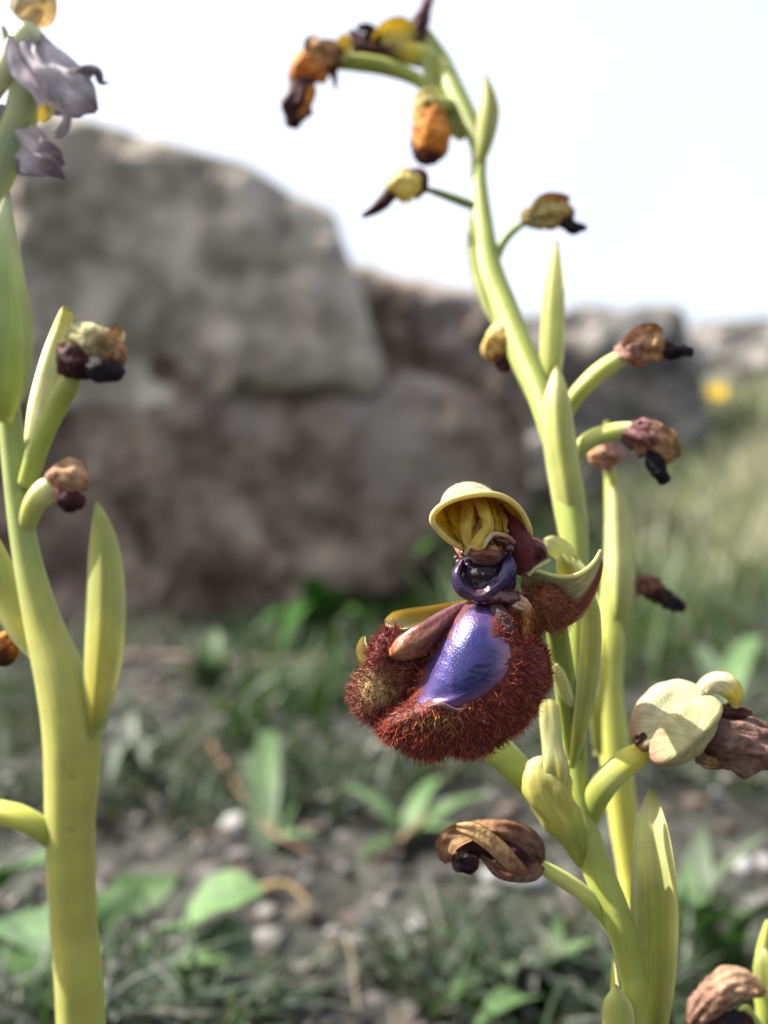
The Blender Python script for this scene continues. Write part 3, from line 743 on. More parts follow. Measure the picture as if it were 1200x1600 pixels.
def arm_hairs():
    p, n = sample(*geo(ra), 900)
    pv = ((CAM_H-p[:, 2])/(D0*0.001)*FPX+800-720)*2.608
    k = pv > 585; p, n = p[k], n[k]; m = len(p)
    fl = np.tile(np.array([0.3, -0.4, -0.6]), (m, 1))
    c = np.array((0.50, 0.22, 0.04))[None]*rng.uniform(0.5, 1.4, m)[:, None]
    d = rng.random(m) < 0.45; c[d] = (0.2, 0.05, 0.03)
    hairs('side_lobe_hairs', p, n, fl, 0.00055, 2.4e-5, c, M['hair'], flower, curl=1.6, lay=0.4)
arm_hairs()
tube('lip_shoulder', [GP(*q) for q in [(640, 585, -1.3, 26), (668, 620, -2.3, 34), (690, 670, -2.9, 24), (700, 705, -3.1, 9)]], M['velvet'], flower, [(0.02, 0.007, 0.01)]*4, crumple=0.3)

# ---- pointed sepal beside the bearded lobe
def patch(name, up, lo, mat, colf, nu=36, nv=12, bulge=0.0, thick=0.12):
    A, B = catmull(up, nu), catmull(lo, nu)
    V, K = [], []
    for side in (0, 1):
        for i in range(nu):
            for j in range(nv):
                t = j/(nv-1); q = A[i]*(1-t)+B[i]*t
                w = q[2]+bulge*math.sin(math.pi*t)*math.sin(math.pi*min(1, i/(nu-1)*0.9+0.1))
                e = (1-(2*t-1)**4)*0.9+0.1
                V.append(G(q[0], q[1], w+(thick*e if side else 0))); K.append(colf(i/(nu-1), t))
    o2 = nu*nv
    F = grid_faces(nu, nv, False)+[tuple(reversed(f)) for f in grid_faces(nu, nv, False, o2)]
    for i in range(nu-1):
        for j in (0, nv-1): F.append((i*nv+j, (i+1)*nv+j, (i+1)*nv+j+o2, i*nv+j+o2))
    for i in (0, nu-1):
        for j in range(nv-1): F.append((i*nv+j, i*nv+j+1, i*nv+j+1+o2, i*nv+j+o2))
    return mesh(name, V, F, mat, flower, K, uv=[(k % nv/nv, k//nv/nu*3, 0) for k in range(len(V))])
def sepcol(s, t):
    c = np.array((0.40, 0.39, 0.21)); rim = np.array((0.60, 0.50, 0.18)); red = np.array((0.20, 0.05, 0.035))
    k = ss(0.52, 0.68, t)*(1-ss(0.93, 1.0, t)); c = c*(1-k)+red*k
    e = ss(0.9, 1.0, t)+ss(0.12, 0.0, t)*0; c = c*(1-e)+rim*e
    c = c*(1-0.5*ss(0.25, 0.0, s))+np.array((0.4, 0.25, 0.2))*0.5*ss(0.25, 0.0, s)
    return c
patch('sepal', [(770, 452, -0.6), (820, 448, -0.9), (890, 466, -1.1), (950, 470, -1.1), (1010, 450, -0.8), (1060, 412, -0.3), (1094, 366, 0.3)],
      [(770, 520, 0.4), (830, 620, 0.5), (900, 690, 0.5), (980, 668, 0.4), (1045, 610, 0.2), (1090, 500, 0.1), (1108, 420, 0.35)], M['cream'], sepcol, bulge=1.1)
tube('sepal_edge', [GP(*q) for q in [(770, 456, -0.6, 6), (820, 446, -0.95, 8), (890, 464, -1.15, 9), (950, 468, -1.15, 9), (1010, 448, -0.85, 9), (1060, 410, -0.35, 8), (1094, 366, 0.25, 6)]], M['sepal'], flower, G4)
# sepal behind the shining arm, and its far tip
blade('sepal', [GP(*q) for q in [(560, 590, 1.6, 14), (480, 612, 1.4, 26), (400, 632, 1.2, 34), (310, 648, 1.0, 40), (245, 660, 0.9, 36), (212, 664, 0.9, 10)]], M['sepal'], flower,
      [G3, (0.36, 0.31, 0.06), (0.36, 0.31, 0.06), (0.36, 0.31, 0.06), CR, CR], cup=0.7, fold=0.15, edgecol=(0.66, 0.62, 0.34), thick=0.2)
blade('sepal', [GP(*q) for q in [(175, 880, 2.6, 24), (145, 840, 2.4, 32), (118, 795, 2.2, 30), (118, 755, 2.2, 16), (128, 732, 2.3, 3)]], M['sepal'], flower, [G4, G4, (0.58, 0.58, 0.33), CR, CR], cup=0.5)

# ---- column : dark collar, stigma, anther
def ell(name, c, r, mat, colf, nth=48, nr=14, disp=0.0, power=2.0):
    pts = [(c[0]+r[0]*math.cos(a), c[1]+r[1]*math.sin(a)) for a in np.linspace(0, 2*math.pi, 32, endpoint=False)]
    f = (lambda p, u, v, w, rho: p+np.array([0, 1, 0])*disp*0.001*fbm((u/40, v/40, 0), 1, 3, 2)) if disp else None
    return blob(name, pts, (c[0], c[1]), lambda u, v, w: G(u, v, w+c[2]), r[2], r[2], mat, flower, colf, nth=nth, nr=nr, disp=f, power=power)
blob('collar', [(492, 440), (482, 490), (500, 535), (540, 566), (600, 572), (680, 566), (735, 545), (745, 480), (722, 420), (700, 385), (600, 400), (520, 400)], (612, 485),
     lambda u, v, w: G(u, v, w-0.2), 1.5, 1.6, M['dark'], flower, lambda u, v, w, r: (0.022, 0.008, 0.024) if v < 520 else (0.05, 0.01, 0.016), nth=64, nr=16,
     disp=lambda p, u, v, w, rho: p+np.array([0, 0.00025*fbm((u/45, v/45, 0), 1, 5, 3), 0]))
tube('collar_ridge', [GP(*q) for q in [(520, 412, -1.2, 17), (500, 455, -1.7, 22), (515, 505, -2.0, 24), (555, 540, -2.1, 22), (600, 536, -2.1, 20), (640, 505, -2.1, 20), (680, 470, -2.0, 26), (705, 420, -1.7, 30), (700, 390, -1.2, 20)]],
     M['dark'], flower, [(0.03, 0.012, 0.03), (0.02, 0.01, 0.05), (0.03, 0.012, 0.05), (0.07, 0.03, 0.05), (0.07, 0.03, 0.05), (0.03, 0.015, 0.06), (0.02, 0.012, 0.08), (0.025, 0.01, 0.05), (0.04, 0.012, 0.02)], n=60, seg=20, crumple=0.6)
ell('collar', (655, 548, -1.2), (110, 38, 1.2), M['dark'], lambda u, v, w, r: (0.07, 0.015, 0.02), disp=0.3)
ell('stigma', (618, 362, -1.3), (78, 62, 1.2), M['velvet'], lambda u, v, w, r: (0.13, 0.038, 0.022), disp=0.6)
ell('stigma', (600, 455, -1.5), (60, 25, 0.5), M['velvet'], lambda u, v, w, r: (0.02, 0.008, 0.018))
for q in ((507, 408, -1.2, 12), (498, 392, -0.8, 9), (524, 372, -1.2, 13), (600, 452, -2.1, 8), (605, 562, -1.9, 13)):
    ell('bead', (q[0], q[1], q[2]), (q[3], q[3], q[3]/58), M['dark'], lambda u, v, w, r: (0.10, 0.05, 0.05), nth=20, nr=8)
for k, (u0, v0) in enumerate(((668, 322), (700, 350))):
    ell('bead', (u0, v0, -2.2), (27-6*k, 15+4*k, 0.4), M['dark'], lambda u, v, w, r: (0.035, 0.008, 0.012), nth=24, nr=8, disp=0.3)
tube('stigma_lobe', [GP(*q) for q in [(532, 375, -1.9, 10), (552, 345, -2.1, 13), (590, 348, -2.4, 12), (612, 320, -2.5, 11), (640, 296, -2.4, 10), (690, 305, -2.2, 9), (722, 330, -1.9, 9)]],
     M['sepal'], flower, [(0.5, 0.25, 0.15), CR, CR, CR, (0.55, 0.4, 0.25), (0.4, 0.18, 0.12), (0.4, 0.16, 0.12)], crumple=0.3)
AN = (0.58, 0.37, 0.015); AN2 = (0.66, 0.50, 0.09)
for pts, c in (([(560, 165, -0.4, 16), (548, 220, -1.2, 24), (545, 290, -1.7, 28), (560, 345, -1.9, 24)], AN2),
               ([(590, 160, -0.6, 20), (608, 210, -1.7, 27), (615, 262, -2.3, 24), (592, 310, -2.4, 24), (575, 345, -2.2, 22)], AN2),
               ([(640, 165, -0.2, 16), (645, 220, -1.0, 24), (655, 280, -1.5, 22)], AN),
               ([(470, 195, 0.0, 16), (490, 240, -0.8, 24), (515, 300, -1.3, 20), (528, 340, -1.5, 14)], AN),
               ([(680, 190, 0.2, 10), (685, 240, -0.6, 16), (695, 290, -1.2, 14)], (0.6, 0.36, 0.06)),
               ([(620, 250, -0.7, 30), (610, 310, -1.2, 50), (610, 370, -1.2, 50)], (0.5, 0.3, 0.12))):
    tube('anther_fold', [GP(*q) for q in pts], M['sepal'], flower, c, seg=20, crumple=0.75, n=34)

# ---- maroon petals
blade('petal', [GP(*q) for q in [(690, 175, 0.6, 12), (712, 215, 0.1, 26), (735, 268, -0.6, 36), (755, 325, -1.1, 46), (765, 380, -1.2, 48), (758, 430, -0.9, 34), (750, 462, -0.5, 10)]], M['velvet'], flower,
      [(0.22, 0.05, 0.014), (0.17, 0.03, 0.012), (0.12, 0.016, 0.014), (0.10, 0.012, 0.016), (0.08, 0.009, 0.014), (0.1, 0.013, 0.016), (0.14, 0.03, 0.02)], cup=-0.3, thick=0.35, roll=0.2)
blob('petal', [(775, 330), (800, 310), (840, 320), (866, 350), (874, 390), (850, 408), (815, 430), (790, 458), (768, 450), (755, 400), (760, 355)], (808, 378), lambda u, v, w: G(u, v, w-0.2), 1.3, 0.9, M['velvet'], flower,
     lambda u, v, w, r: (0.22, 0.045, 0.05) if r > 0.9 else (0.065, 0.007, 0.013), nth=60, nr=14,
     disp=lambda p, u, v, w, rho: p+np.array([0, 0.0009*max(0, 1-math.hypot(u-822, v-392)/42), 0]))
tube('petal', [GP(*q) for q in [(790, 462, -0.9, 8), (815, 436, -1.0, 9), (850, 415, -1.0, 8), (876, 402, -0.7, 6)]], M['sepal'], flower, G4)
blade('petal', [GP(*q) for q in [(470, 290, 0.5, 10), (495, 325, -0.2, 16), (515, 360, -0.8, 18), (520, 390, -1.0, 8)]], M['velvet'], flower, (0.30, 0.06, 0.03), cup=-0.3, thick=0.3)

# ---- hood (helmet shaped sepal over the column)
RIM = [(520, 352, -1.6), (462, 318, -2.2), (412, 268, -2.8), (395, 236, -3.0), (412, 200, -3.2), (462, 166, -3.5), (530, 146, -3.7), (600, 139, -3.6), (668, 150, -3.2), (728, 186, -2.5), (772, 240, -1.6), (796, 300, -0.8),
       (770, 330, 0.6), (690, 318, 1.6), (600, 330, 1.6), (550, 350, 0.4)]
rim = catmull(RIM+[RIM[0]], 97)[:-1]
HC = np.array((590, 245, -1.3)); AP = np.array((560, 104, 4.2))
def hood_surface(shrink, nr=22):
    V = []
    for i in range(nr+1):
        ph = (i/nr)*math.pi/2*0.995
        for q in rim:
            fl = 1-0.20*ss(0.0, 0.22, i/nr)
            p = HC+(q-HC)*math.cos(ph)*shrink*fl+(AP-HC)*math.sin(ph)*(shrink if i else 1)
            V.append(p)
    return V
nrh = 22; n0 = len(rim)
outer, inner = hood_surface(1.0, nrh), hood_surface(0.93, nrh)
V, K, FM = [], [], []
for q in outer: V.append(G(*q)); K.append(np.array((0.36, 0.335, 0.23))*(0.85+0.3*nz((q[0]/30, q[1]/30, q[2]), 1.0, 2)))
F = grid_faces(nrh+1, n0); FM += [0]*len(F)
off = len(V)
for q in inner: V.append(G(*q)); K.append(np.array((0.66, 0.44, 0.012))*(0.8+0.5*nz((q[0]/26, q[1]/60, q[2]), 1.0, 6)))
f2 = [tuple(reversed(f)) for f in grid_faces(nrh+1, n0, True, off)]; F += f2; FM += [1]*len(f2)
for base_ in (0, off):
    c = nrh*n0+base_; f = tuple(c+j for j in range(n0)); F.append(f if base_ == 0 else tuple(reversed(f))); FM.append(0 if base_ == 0 else 1)
# rolled rim
off = len(V); seg = 10
for j in range(n0):
    q = rim[j]; out = q-HC; out = out/np.linalg.norm(out[:2]+1e-9)
    tng = rim[(j+1) % n0]-rim[j-1]; tng[2] *= 58; tng /= np.linalg.norm(tng)
    nrm = np.array((tng[1], -tng[0], 0)); ln = np.linalg.norm(nrm); nrm = nrm/ln if ln > .05 else np.array((0, -1, 0))
    rr = 12 if j < 68 else 7
    for k in range(seg):
        a = 2*math.pi*k/seg
        V.append(G(q[0]+nrm[0]*rr*math.cos(a), q[1]+nrm[1]*rr*math.cos(a), q[2]+rr/58*math.sin(a)))
        K.append((0.60, 0.55, 0.24))
f3 = grid_faces(n0, seg, True, off); F += f3
for k in range(seg):
    k2 = (k+1) % seg; F.append((off+(n0-1)*seg+k, off+(n0-1)*seg+k2, off+k2, off+k)); 
FM += [1]*(len(F)-len(FM))
mesh('hood', V, F, None, flower, np.clip(K, 0, 1), mats=[M['hood_out'], M['sepal']], fmat=FM, uv=[(k % 97/97*5, k/2000, 0) for k in range(len(V))])

hood = [o for o in flower.children if o.name.startswith('hood')][0]
p, n = sample(*geo(hood), 2600); k = (n[:, 1] < 0.35); p, n = p[k], n[k]; m = len(p)
hairs('hood_down', p, n, np.tile(np.array([0.1, -0.3, 0.3]), (m, 1)), 0.00011, 1.0e-5, np.tile((0.55, 0.5, 0.33), (m, 1))*rng.uniform(.6, 1.2, m)[:, None], M['hair'], flower, curl=0.8, lay=0.3, k=3)
for pt in [o for o in flower.children if o.name.startswith('petal')][:2]:
    p, n = sample(*geo(pt), 700); m = len(p)
    hairs('petal_down', p, n*np.sign(-(n[:, 1:2])+1e-6), np.tile(np.array([0.2, -0.5, 0.1]), (m, 1)), 0.00014, 1.0e-5, np.tile((0.32, 0.07, 0.06), (m, 1))*rng.uniform(.5, 1.4, m)[:, None], M['hair'], flower, curl=0.8, lay=0.3, k=3)

# ================================================================== the thick stalk in front
ls = [(127, 1600, 50, 36), (115, 1440, 50, 35), (110, 1290, 50, 37), (113, 1160, 50.3, 43), (100, 1075, 50.5, 40), (68, 975, 51, 28), (40, 860, 51.5, 20), (24, 740, 52, 18),
      (12, 620, 52.2, 17), (-6, 480, 52, 17), (-22, 330, 51.5, 15), (-30, 190, 51, 14), (-26, 60, 50.5, 12), (-10, -60, 50, 8)]
sp2, base2 = to_ground(ls, (0.001, 0.002))
front = plant('withered_orchid', 'thick yellow-green orchid stalk bearing only withered flowers, with haze-paled papery ones on top', base2)
tube('stem', sp2, M['stem'], front, [G1, G2]+[(0.30, 0.305, 0.06)]*6+[(0.24, 0.285, 0.07)]*8, n=130, seg=26, ridges=6, ridge=0.02, tw=1.0)
bract(front, [(142, 1150, 49.4, 16), (150, 1080, 49.2, 26), (157, 1000, 49.3, 32), (160, 920, 49.6, 31), (158, 850, 50, 24), (154, 810, 50.2, 13), (150, 782, 50.4, 2)],
      [G2, (0.5, 0.46, 0.08), (0.45, 0.44, 0.09), G3, G3, G3, G4], cup=-0.2, fold=-0.5, roll=-0.25)
bract(front, [(118, 1100, 50.6, 14), (104, 1040, 50.8, 17), (94, 1005, 51, 12), (86, 982, 51.2, 2)], G4, cup=-0.3)
bract(front, [(70, 1030, 51.2, 14), (38, 980, 51.6, 26), (12, 930, 52, 26), (-6, 870, 52.3, 18), (-14, 820, 52.4, 2)], [G2, (0.42, 0.4, 0.08), G3, G3, G4], cup=-0.3)
bract(front, [(40, 700, 52.5, 10), (52, 630, 54.0, 20), (72, 560, 54.8, 25), (90, 512, 55, 24), (97, 490, 55, 17), (100, 478, 55, 7)],
      [G3, (0.62, 0.62, 0.36), (0.66, 0.66, 0.40), (0.66, 0.62, 0.25), (0.66, 0.6, 0.2), G4], cup=-0.2, fold=-0.35, roll=-0.75)  # whitened: the sunlight on this bract is in its colour
bract(front, [(2, 660, 51, 14), (6, 600, 50.6, 36), (6, 520, 50.3, 44), (2, 440, 50.2, 38), (4, 370, 50.4, 24), (12, 300, 50.6, 3)],
      [G2, (0.3, 0.36, 0.12), (0.3, 0.38, 0.15), (0.34, 0.42, 0.2), (0.45, 0.52, 0.34), (0.55, 0.6, 0.45)], cup=-0.35, fold=-0.15)
bract(front, [(-20, 330, 51, 16), (10, 240, 50.6, 26), (34, 180, 50.4, 26), (36, 120, 50.4, 20), (20, 80, 50.4, 12), (4, 40, 50.5, 2)], [(0.4, 0.46, 0.28)]*6, cup=-0.35, fold=-0.1)
HAZED = (0.62, 0.59, 0.62)  # dry petal grey, paled with lens flare haze put into the colour
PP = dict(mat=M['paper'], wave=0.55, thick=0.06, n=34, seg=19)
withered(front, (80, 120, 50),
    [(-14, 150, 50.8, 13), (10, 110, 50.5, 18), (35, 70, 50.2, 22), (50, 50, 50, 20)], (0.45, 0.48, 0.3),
    [('petal', [(40, 50, 49.8, 22), (58, 90, 49.4, 38), (90, 125, 49.0, 40), (125, 152, 49.0, 30), (150, 170, 49.2, 6)], [(0.40, 0.40, 0.46), HAZED, HAZED, HAZED, (0.36, 0.32, 0.36)], dict(PP, cup=-0.5)),
     ('petal', [(45, 70, 50.2, 22), (60, 110, 50.3, 34), (85, 145, 50.2, 34), (110, 165, 50.1, 22), (128, 180, 50.1, 4)], [(0.34, 0.34, 0.4), HAZED, HAZED, (0.4, 0.36, 0.4), HAZED], dict(PP, cup=-0.3)),
     ('petal', [(30, 60, 49.7, 16), (36, 95, 49.4, 24), (60, 130, 49.2, 22), (80, 155, 49.2, 4)], [(0.4, 0.4, 0.44), HAZED, HAZED, HAZED], dict(PP, cup=0.4)),
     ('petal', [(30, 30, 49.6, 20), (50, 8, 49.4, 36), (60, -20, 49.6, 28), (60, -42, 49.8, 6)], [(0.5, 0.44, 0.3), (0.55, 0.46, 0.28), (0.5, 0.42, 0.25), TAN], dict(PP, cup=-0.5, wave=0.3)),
     ('petal', [(110, 125, 49, 14), (138, 112, 49, 10), (152, 114, 49, 8), (158, 128, 49, 5), (170, 130, 49, 1)], [HAZED, (0.36, 0.33, 0.36), (0.36, 0.33, 0.36), (0.3, 0.27, 0.3), (0.3, 0.27, 0.3)], dict(PP)),
     ('petal', [(100, 150, 49.3, 12), (104, 180, 49.4, 8), (98, 206, 49.5, 9), (82, 214, 49.6, 3)], [HAZED, HAZED, (0.42, 0.4, 0.4), (0.42, 0.4, 0.4)], dict(PP)),
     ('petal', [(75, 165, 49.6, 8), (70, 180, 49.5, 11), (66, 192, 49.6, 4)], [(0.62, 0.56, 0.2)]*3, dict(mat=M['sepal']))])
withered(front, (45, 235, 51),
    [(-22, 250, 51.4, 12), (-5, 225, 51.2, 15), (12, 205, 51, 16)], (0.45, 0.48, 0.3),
    [('petal', [(-4, 165, 51, 20), (14, 205, 50.7, 34), (42, 232, 50.5, 36), (74, 256, 50.5, 24), (100, 278, 50.6, 3)], [(0.40, 0.38, 0.42), HAZED, HAZED, (0.40, 0.36, 0.38), (0.3, 0.27, 0.3)], dict(PP, cup=-0.5)),
     ('petal', [(0, 190, 51.3, 18), (20, 225, 51.2, 28), (46, 255, 51.1, 24), (70, 274, 51.1, 4)], [HAZED, HAZED, (0.38, 0.35, 0.38), HAZED], dict(PP, cup=-0.3)),
     ('petal', [(60, 228, 50, 14), (84, 240, 50, 12), (100, 258, 50.1, 3)], [HAZED, (0.34, 0.3, 0.32), (0.32, 0.28, 0.3)], dict(PP))])
withered(front, (145, 555, 51),
    [(44, 755, 51.4, 15), (60, 700, 51.2, 16), (82, 650, 51, 16), (106, 605, 50.8, 17), (120, 580, 50.8, 12)], [G2, (0.25, 0.3, 0.05), (0.27, 0.32, 0.05), G2, G3],
    [('withered_lip', [(118, 520, 50.7, 16), (140, 530, 50.4, 28), (165, 545, 50.4, 26), (180, 562, 50.5, 14)], [(0.38, 0.36, 0.17), (0.42, 0.4, 0.2), (0.3, 0.2, 0.1), TAN], dict(crumple=0.35)),
     ('withered_lip', [(100, 545, 50.3, 12), (112, 562, 50.0, 24), (128, 575, 50.0, 22), (140, 585, 50.2, 10)], [BRN, (0.07, 0.025, 0.025), MAR, MAR]),
     ('withered_lip', [(135, 572, 49.8, 14), (158, 578, 49.6, 19), (180, 582, 49.7, 14), (192, 580, 49.9, 6)], [BLK, BLK, BLK, BLK], dict(crumple=0.3)),
     ('petal', [(168, 545, 49.8, 10), (182, 528, 49.8, 12), (184, 508, 50, 4)], [TAN, (0.55, 0.36, 0.16), TAN]),
     ('withered_lip', [(180, 530, 50, 8), (188, 550, 50, 10), (186, 572, 50, 7)], [TAN, (0.4, 0.22, 0.12), BRN])])
withered(front, (107, 757, 51),
    [(38, 830, 51.5, 12), (52, 790, 51.2, 17), (72, 766, 51, 20), (88, 760, 50.9, 16)], [G2, G3, G4, G4],
    [('withered_lip', [(84, 745, 50.8, 16), (104, 748, 50.6, 30), (122, 752, 50.6, 24), (134, 756, 50.7, 10)], [(0.32, 0.18, 0.12), (0.42, 0.25, 0.14), (0.5, 0.33, 0.2), TAN], dict(crumple=0.3)),
     ('withered_lip', [(92, 768, 50.3, 12), (108, 780, 50.2, 18), (126, 786, 50.3, 12)], [(0.1, 0.03, 0.03), MAR, MAR], dict(crumple=0.3))])
withered(front, (-30, 1010, 51.5),
    [(58, 985, 51.8, 10), (30, 1000, 52, 12), (5, 1005, 52.2, 11)], G2,
    [('withered_lip', [(14, 1000, 52, 18), (-4, 1015, 51.8, 28), (-30, 1022, 51.8, 26), (-55, 1025, 52, 12)], [ORA, MAR, BRN, MAR])])
withered(front, (-40, 1262, 49.5),
    [(84, 1318, 49.8, 12), (62, 1296, 49.4, 18), (30, 1278, 49.2, 19), (-10, 1268, 49.2, 18), (-45, 1262, 49.4, 14)], [G2, G2, (0.36, 0.37, 0.06), (0.38, 0.38, 0.06), G3],
    [('withered_lip', [(-45, 1262, 49.4, 20), (-75, 1268, 49.3, 30), (-110, 1285, 49.4, 16)], [BRN, TAN, MAR])])
bract(front, [(98, 1340, 50.6, 8), (84, 1400, 50.8, 8), (80, 1360, 51, 6), (78, 1330, 51, 2)], G4, n=14)

# ================================================================== the stalk behind
bs = [(996, 1480, 84, 15), (988, 1390, 84, 18), (974, 1280, 84, 22), (962, 1180, 84, 24), (952, 1080, 84, 21), (955, 990, 84.2, 21), (960, 900, 84.6, 18), (958, 800, 85, 13), (952, 720, 85.5, 7), (948, 660, 86, 4)]
sp3, base3 = to_ground(bs, (0.002, 0.006))
back = plant('slender_orchid', 'pale slender orchid stalk standing right behind the open flower', base3)
tube('stem', sp3, M['stem'], back, [G1, G2]+[(0.42, 0.42, 0.07)]*3+[(0.40, 0.42, 0.09)]*7, n=90, seg=20, ridges=5, ridge=0.03)
bract(back, [(950, 1010, 83.6, 14), (962, 950, 83, 23), (964, 880, 83, 25), (962, 810, 83.4, 21), (958, 760, 84, 12), (955, 722, 84.5, 2)], [G2, G3, G4, G4, G4, G4], cup=-0.2, fold=-0.5, roll=-0.2)
bract(back, [(936, 1180, 83.6, 8), (930, 1090, 83.2, 13), (926, 1020, 83.2, 12), (924, 960, 83.6, 2)], [G2, G3, G4, G4], cup=-0.2)
withered(back, (946, 712, 84),
    [(958, 770, 84.6, 7), (954, 740, 84.4, 9), (950, 722, 84.2, 9)], G3,
    [('withered_lip', [(966, 708, 84, 12), (946, 712, 83.6, 18), (925, 716, 83.8, 10)], [(0.33, 0.2, 0.15), (0.36, 0.22, 0.16), TAN])])
withered(back, (1030, 928, 84),
    [(962, 985, 84.2, 8), (975, 945, 84, 9), (992, 922, 84, 9)], [G3, (0.4, 0.3, 0.2), BRN],
    [('withered_lip', [(988, 918, 84, 12), (1010, 914, 83.7, 15), (1030, 930, 83.6, 13)], [(0.25, 0.13, 0.11), BRN, MAR]),
     ('withered_lip', [(1024, 924, 83.5, 11), (1044, 938, 83.4, 13), (1066, 948, 83.6, 8)], [MAR, BLK, (0.03, 0.02, 0.05)])])

# ================================================================== the low stalk at the bottom corner
es = [(1196, 1620, 76, 14), (1192, 1560, 76, 13), (1190, 1510, 76, 12), (1194, 1470, 76.3, 8), (1200, 1440, 76.6, 4)]
sp4, base4 = to_ground(es, (0.001, 0.003))
low = plant('budding_orchid', 'short green orchid stalk low down beside a curled brown withered flower', base4)
tube('stem', sp4, M['stem'], low, G2, n=40, seg=18)
bract(low, [(1204, 1600, 75.5, 9), (1198, 1550, 75.3, 14), (1194, 1505, 75.4, 12), (1194, 1478, 75.8, 2)], [G2, G3, G3, G4], cup=-0.3)
withered(low, (1130, 1560, 74),
    [(1192, 1640, 75.6, 9), (1182, 1605, 75, 10), (1165, 1580, 74.5, 10)], G2,
    [('withered_lip', [(1190, 1548, 74, 8), (1155, 1538, 73.6, 20), (1120, 1555, 73.4, 24), (1095, 1580, 73.4, 18), (1080, 1598, 73.5, 8)], [TAN, (0.4, 0.26, 0.16), (0.26, 0.15, 0.1), (0.24, 0.14, 0.1), BRN], dict(n=46, seg=36)),
     ('petal', [(1180, 1552, 73, 8), (1150, 1545, 72.7, 14), (1115, 1565, 72.6, 14), (1086, 1592, 72.8, 4)], [TAN, (0.4, 0.26, 0.16), TAN, BRN], dict(wave=0.6, cup=-0.4)),
     ('withered_lip', [(1110, 1602, 73.2, 14), (1140, 1600, 73, 18), (1172, 1598, 73.2, 10)], [MAR, BLK, MAR])])

# ------------------------------------------------------------------ ground cover
def in_view(x, y, m=0.08):
    return y > 0.05 and abs(x) < y*0.47+m

# gravel: single larger pebbles, then the small mass
def pebble_mesh(seed):
    import bmesh
    bm = bmesh.new(); bmesh.ops.create_icosphere(bm, subdivisions=2, radius=1.0)
    for v in bm.verts:
        k = 1+0.35*nz(v.co, 1.1, seed)+0.15*nz(v.co, 2.6, seed+3)
        v.co = Vector((v.co.x*k, v.co.y*k*0.85, v.co.z*k*0.62))
    return bm
pm = []
tones = [(0.20, 0.19, 0.18), (0.11, 0.10, 0.095), (0.06, 0.055, 0.05), (0.40, 0.40, 0.40), (0.13, 0.095, 0.075)]
for s in range(10):
    bm = pebble_mesh(s*4.1); me = bpy.data.meshes.new('pebble'); bm.to_mesh(me); bm.free()
    me.polygons.foreach_set('use_smooth', [True]*len(me.polygons))
    a = me.color_attributes.new('col', 'FLOAT_COLOR', 'POINT'); a.data.foreach_set('color', np.tile((*tones[s % 5], 1), len(me.vertices)))
    me.materials.append(M['pebble']); pm.append(me)
def pebble(x, y, r, k, own=None):
    o = bpy.data.objects.new('pebble', pm[k % 10]); COL.objects.link(o)
    o.location = (x, y, H(x, y)+r*0.25); o.scale = (r*random.uniform(.8, 1.3), r, r*random.uniform(.8, 1.1))
    o.rotation_euler = (random.uniform(-.4, .4), random.uniform(-.4, .4), random.uniform(0, 6.3))
    light = ['pale grey pebble lying loose on the dark soil', 'mid grey pebble lying loose on the dark soil', 'dark grey pebble lying loose on the dark soil',
             'whitish pebble lying loose on the dark soil', 'brownish pebble lying loose on the dark soil'][k % 10 % 5]
    if own: tag(o, own, 'pebble')
    else: tag(o, light, 'pebble', light.split()[0]+' pebbles on the soil')
def ground_at(px, py):
    """where the line of sight through a photo pixel meets the soil"""
    for d in np.arange(90, 3000, 4.0):
        p = P(px, py, d)
        if p[2] <= H(p[0], p[1]): return p[0], p[1]
    return None
for (px, py, rp, k) in [(640, 1475, 24, 3), (655, 1440, 20, 0), (600, 1420, 16, 3), (520, 1195, 14, 3), (560, 1260, 12, 0), (285, 1210, 14, 0), (250, 1240, 16, 4), (770, 1375, 26, 3), (1160, 1368, 22, 3), (1150, 1480, 20, 0),
                        (560, 1480, 20, 0), (600, 1540, 22, 1), (500, 1560, 26, 2), (430, 1440, 18, 1), (290, 1300, 16, 3), (340, 1480, 18, 1), (220, 1290, 18, 0), (480, 1090, 12, 0), (700, 1260, 14, 3), (20, 1230, 24, 3),
                        (540, 1380, 18, 0), (470, 1370, 16, 1), (610, 1580, 18, 3), (700, 1560, 20, 1), (40, 1400, 24, 2), (180, 1530, 22, 2), (860, 1430, 18, 0), (1120, 1250, 14, 3), (1060, 1200, 12, 0), (590, 1340, 14, 2)]:
    g = ground_at(px, py)
    if g: pebble(g[0], g[1], MM(rp, g[1]*1000)*0.8, k, {(770, 1375): 'whitish pebble just under the brown curled withered flower', (1160, 1368): 'whitish pebble in the weeds beside the tall pale bract',
        (20, 1230): 'large whitish pebble behind the thick yellow-green stalk'}.get((px, py)))
for k in range(60):
    y = 0.13+0.65*random.random()**1.6; x = random.uniform(-1, 1)*y*0.46
    pebble(x, y, random.uniform(0.0022, 0.006), k)

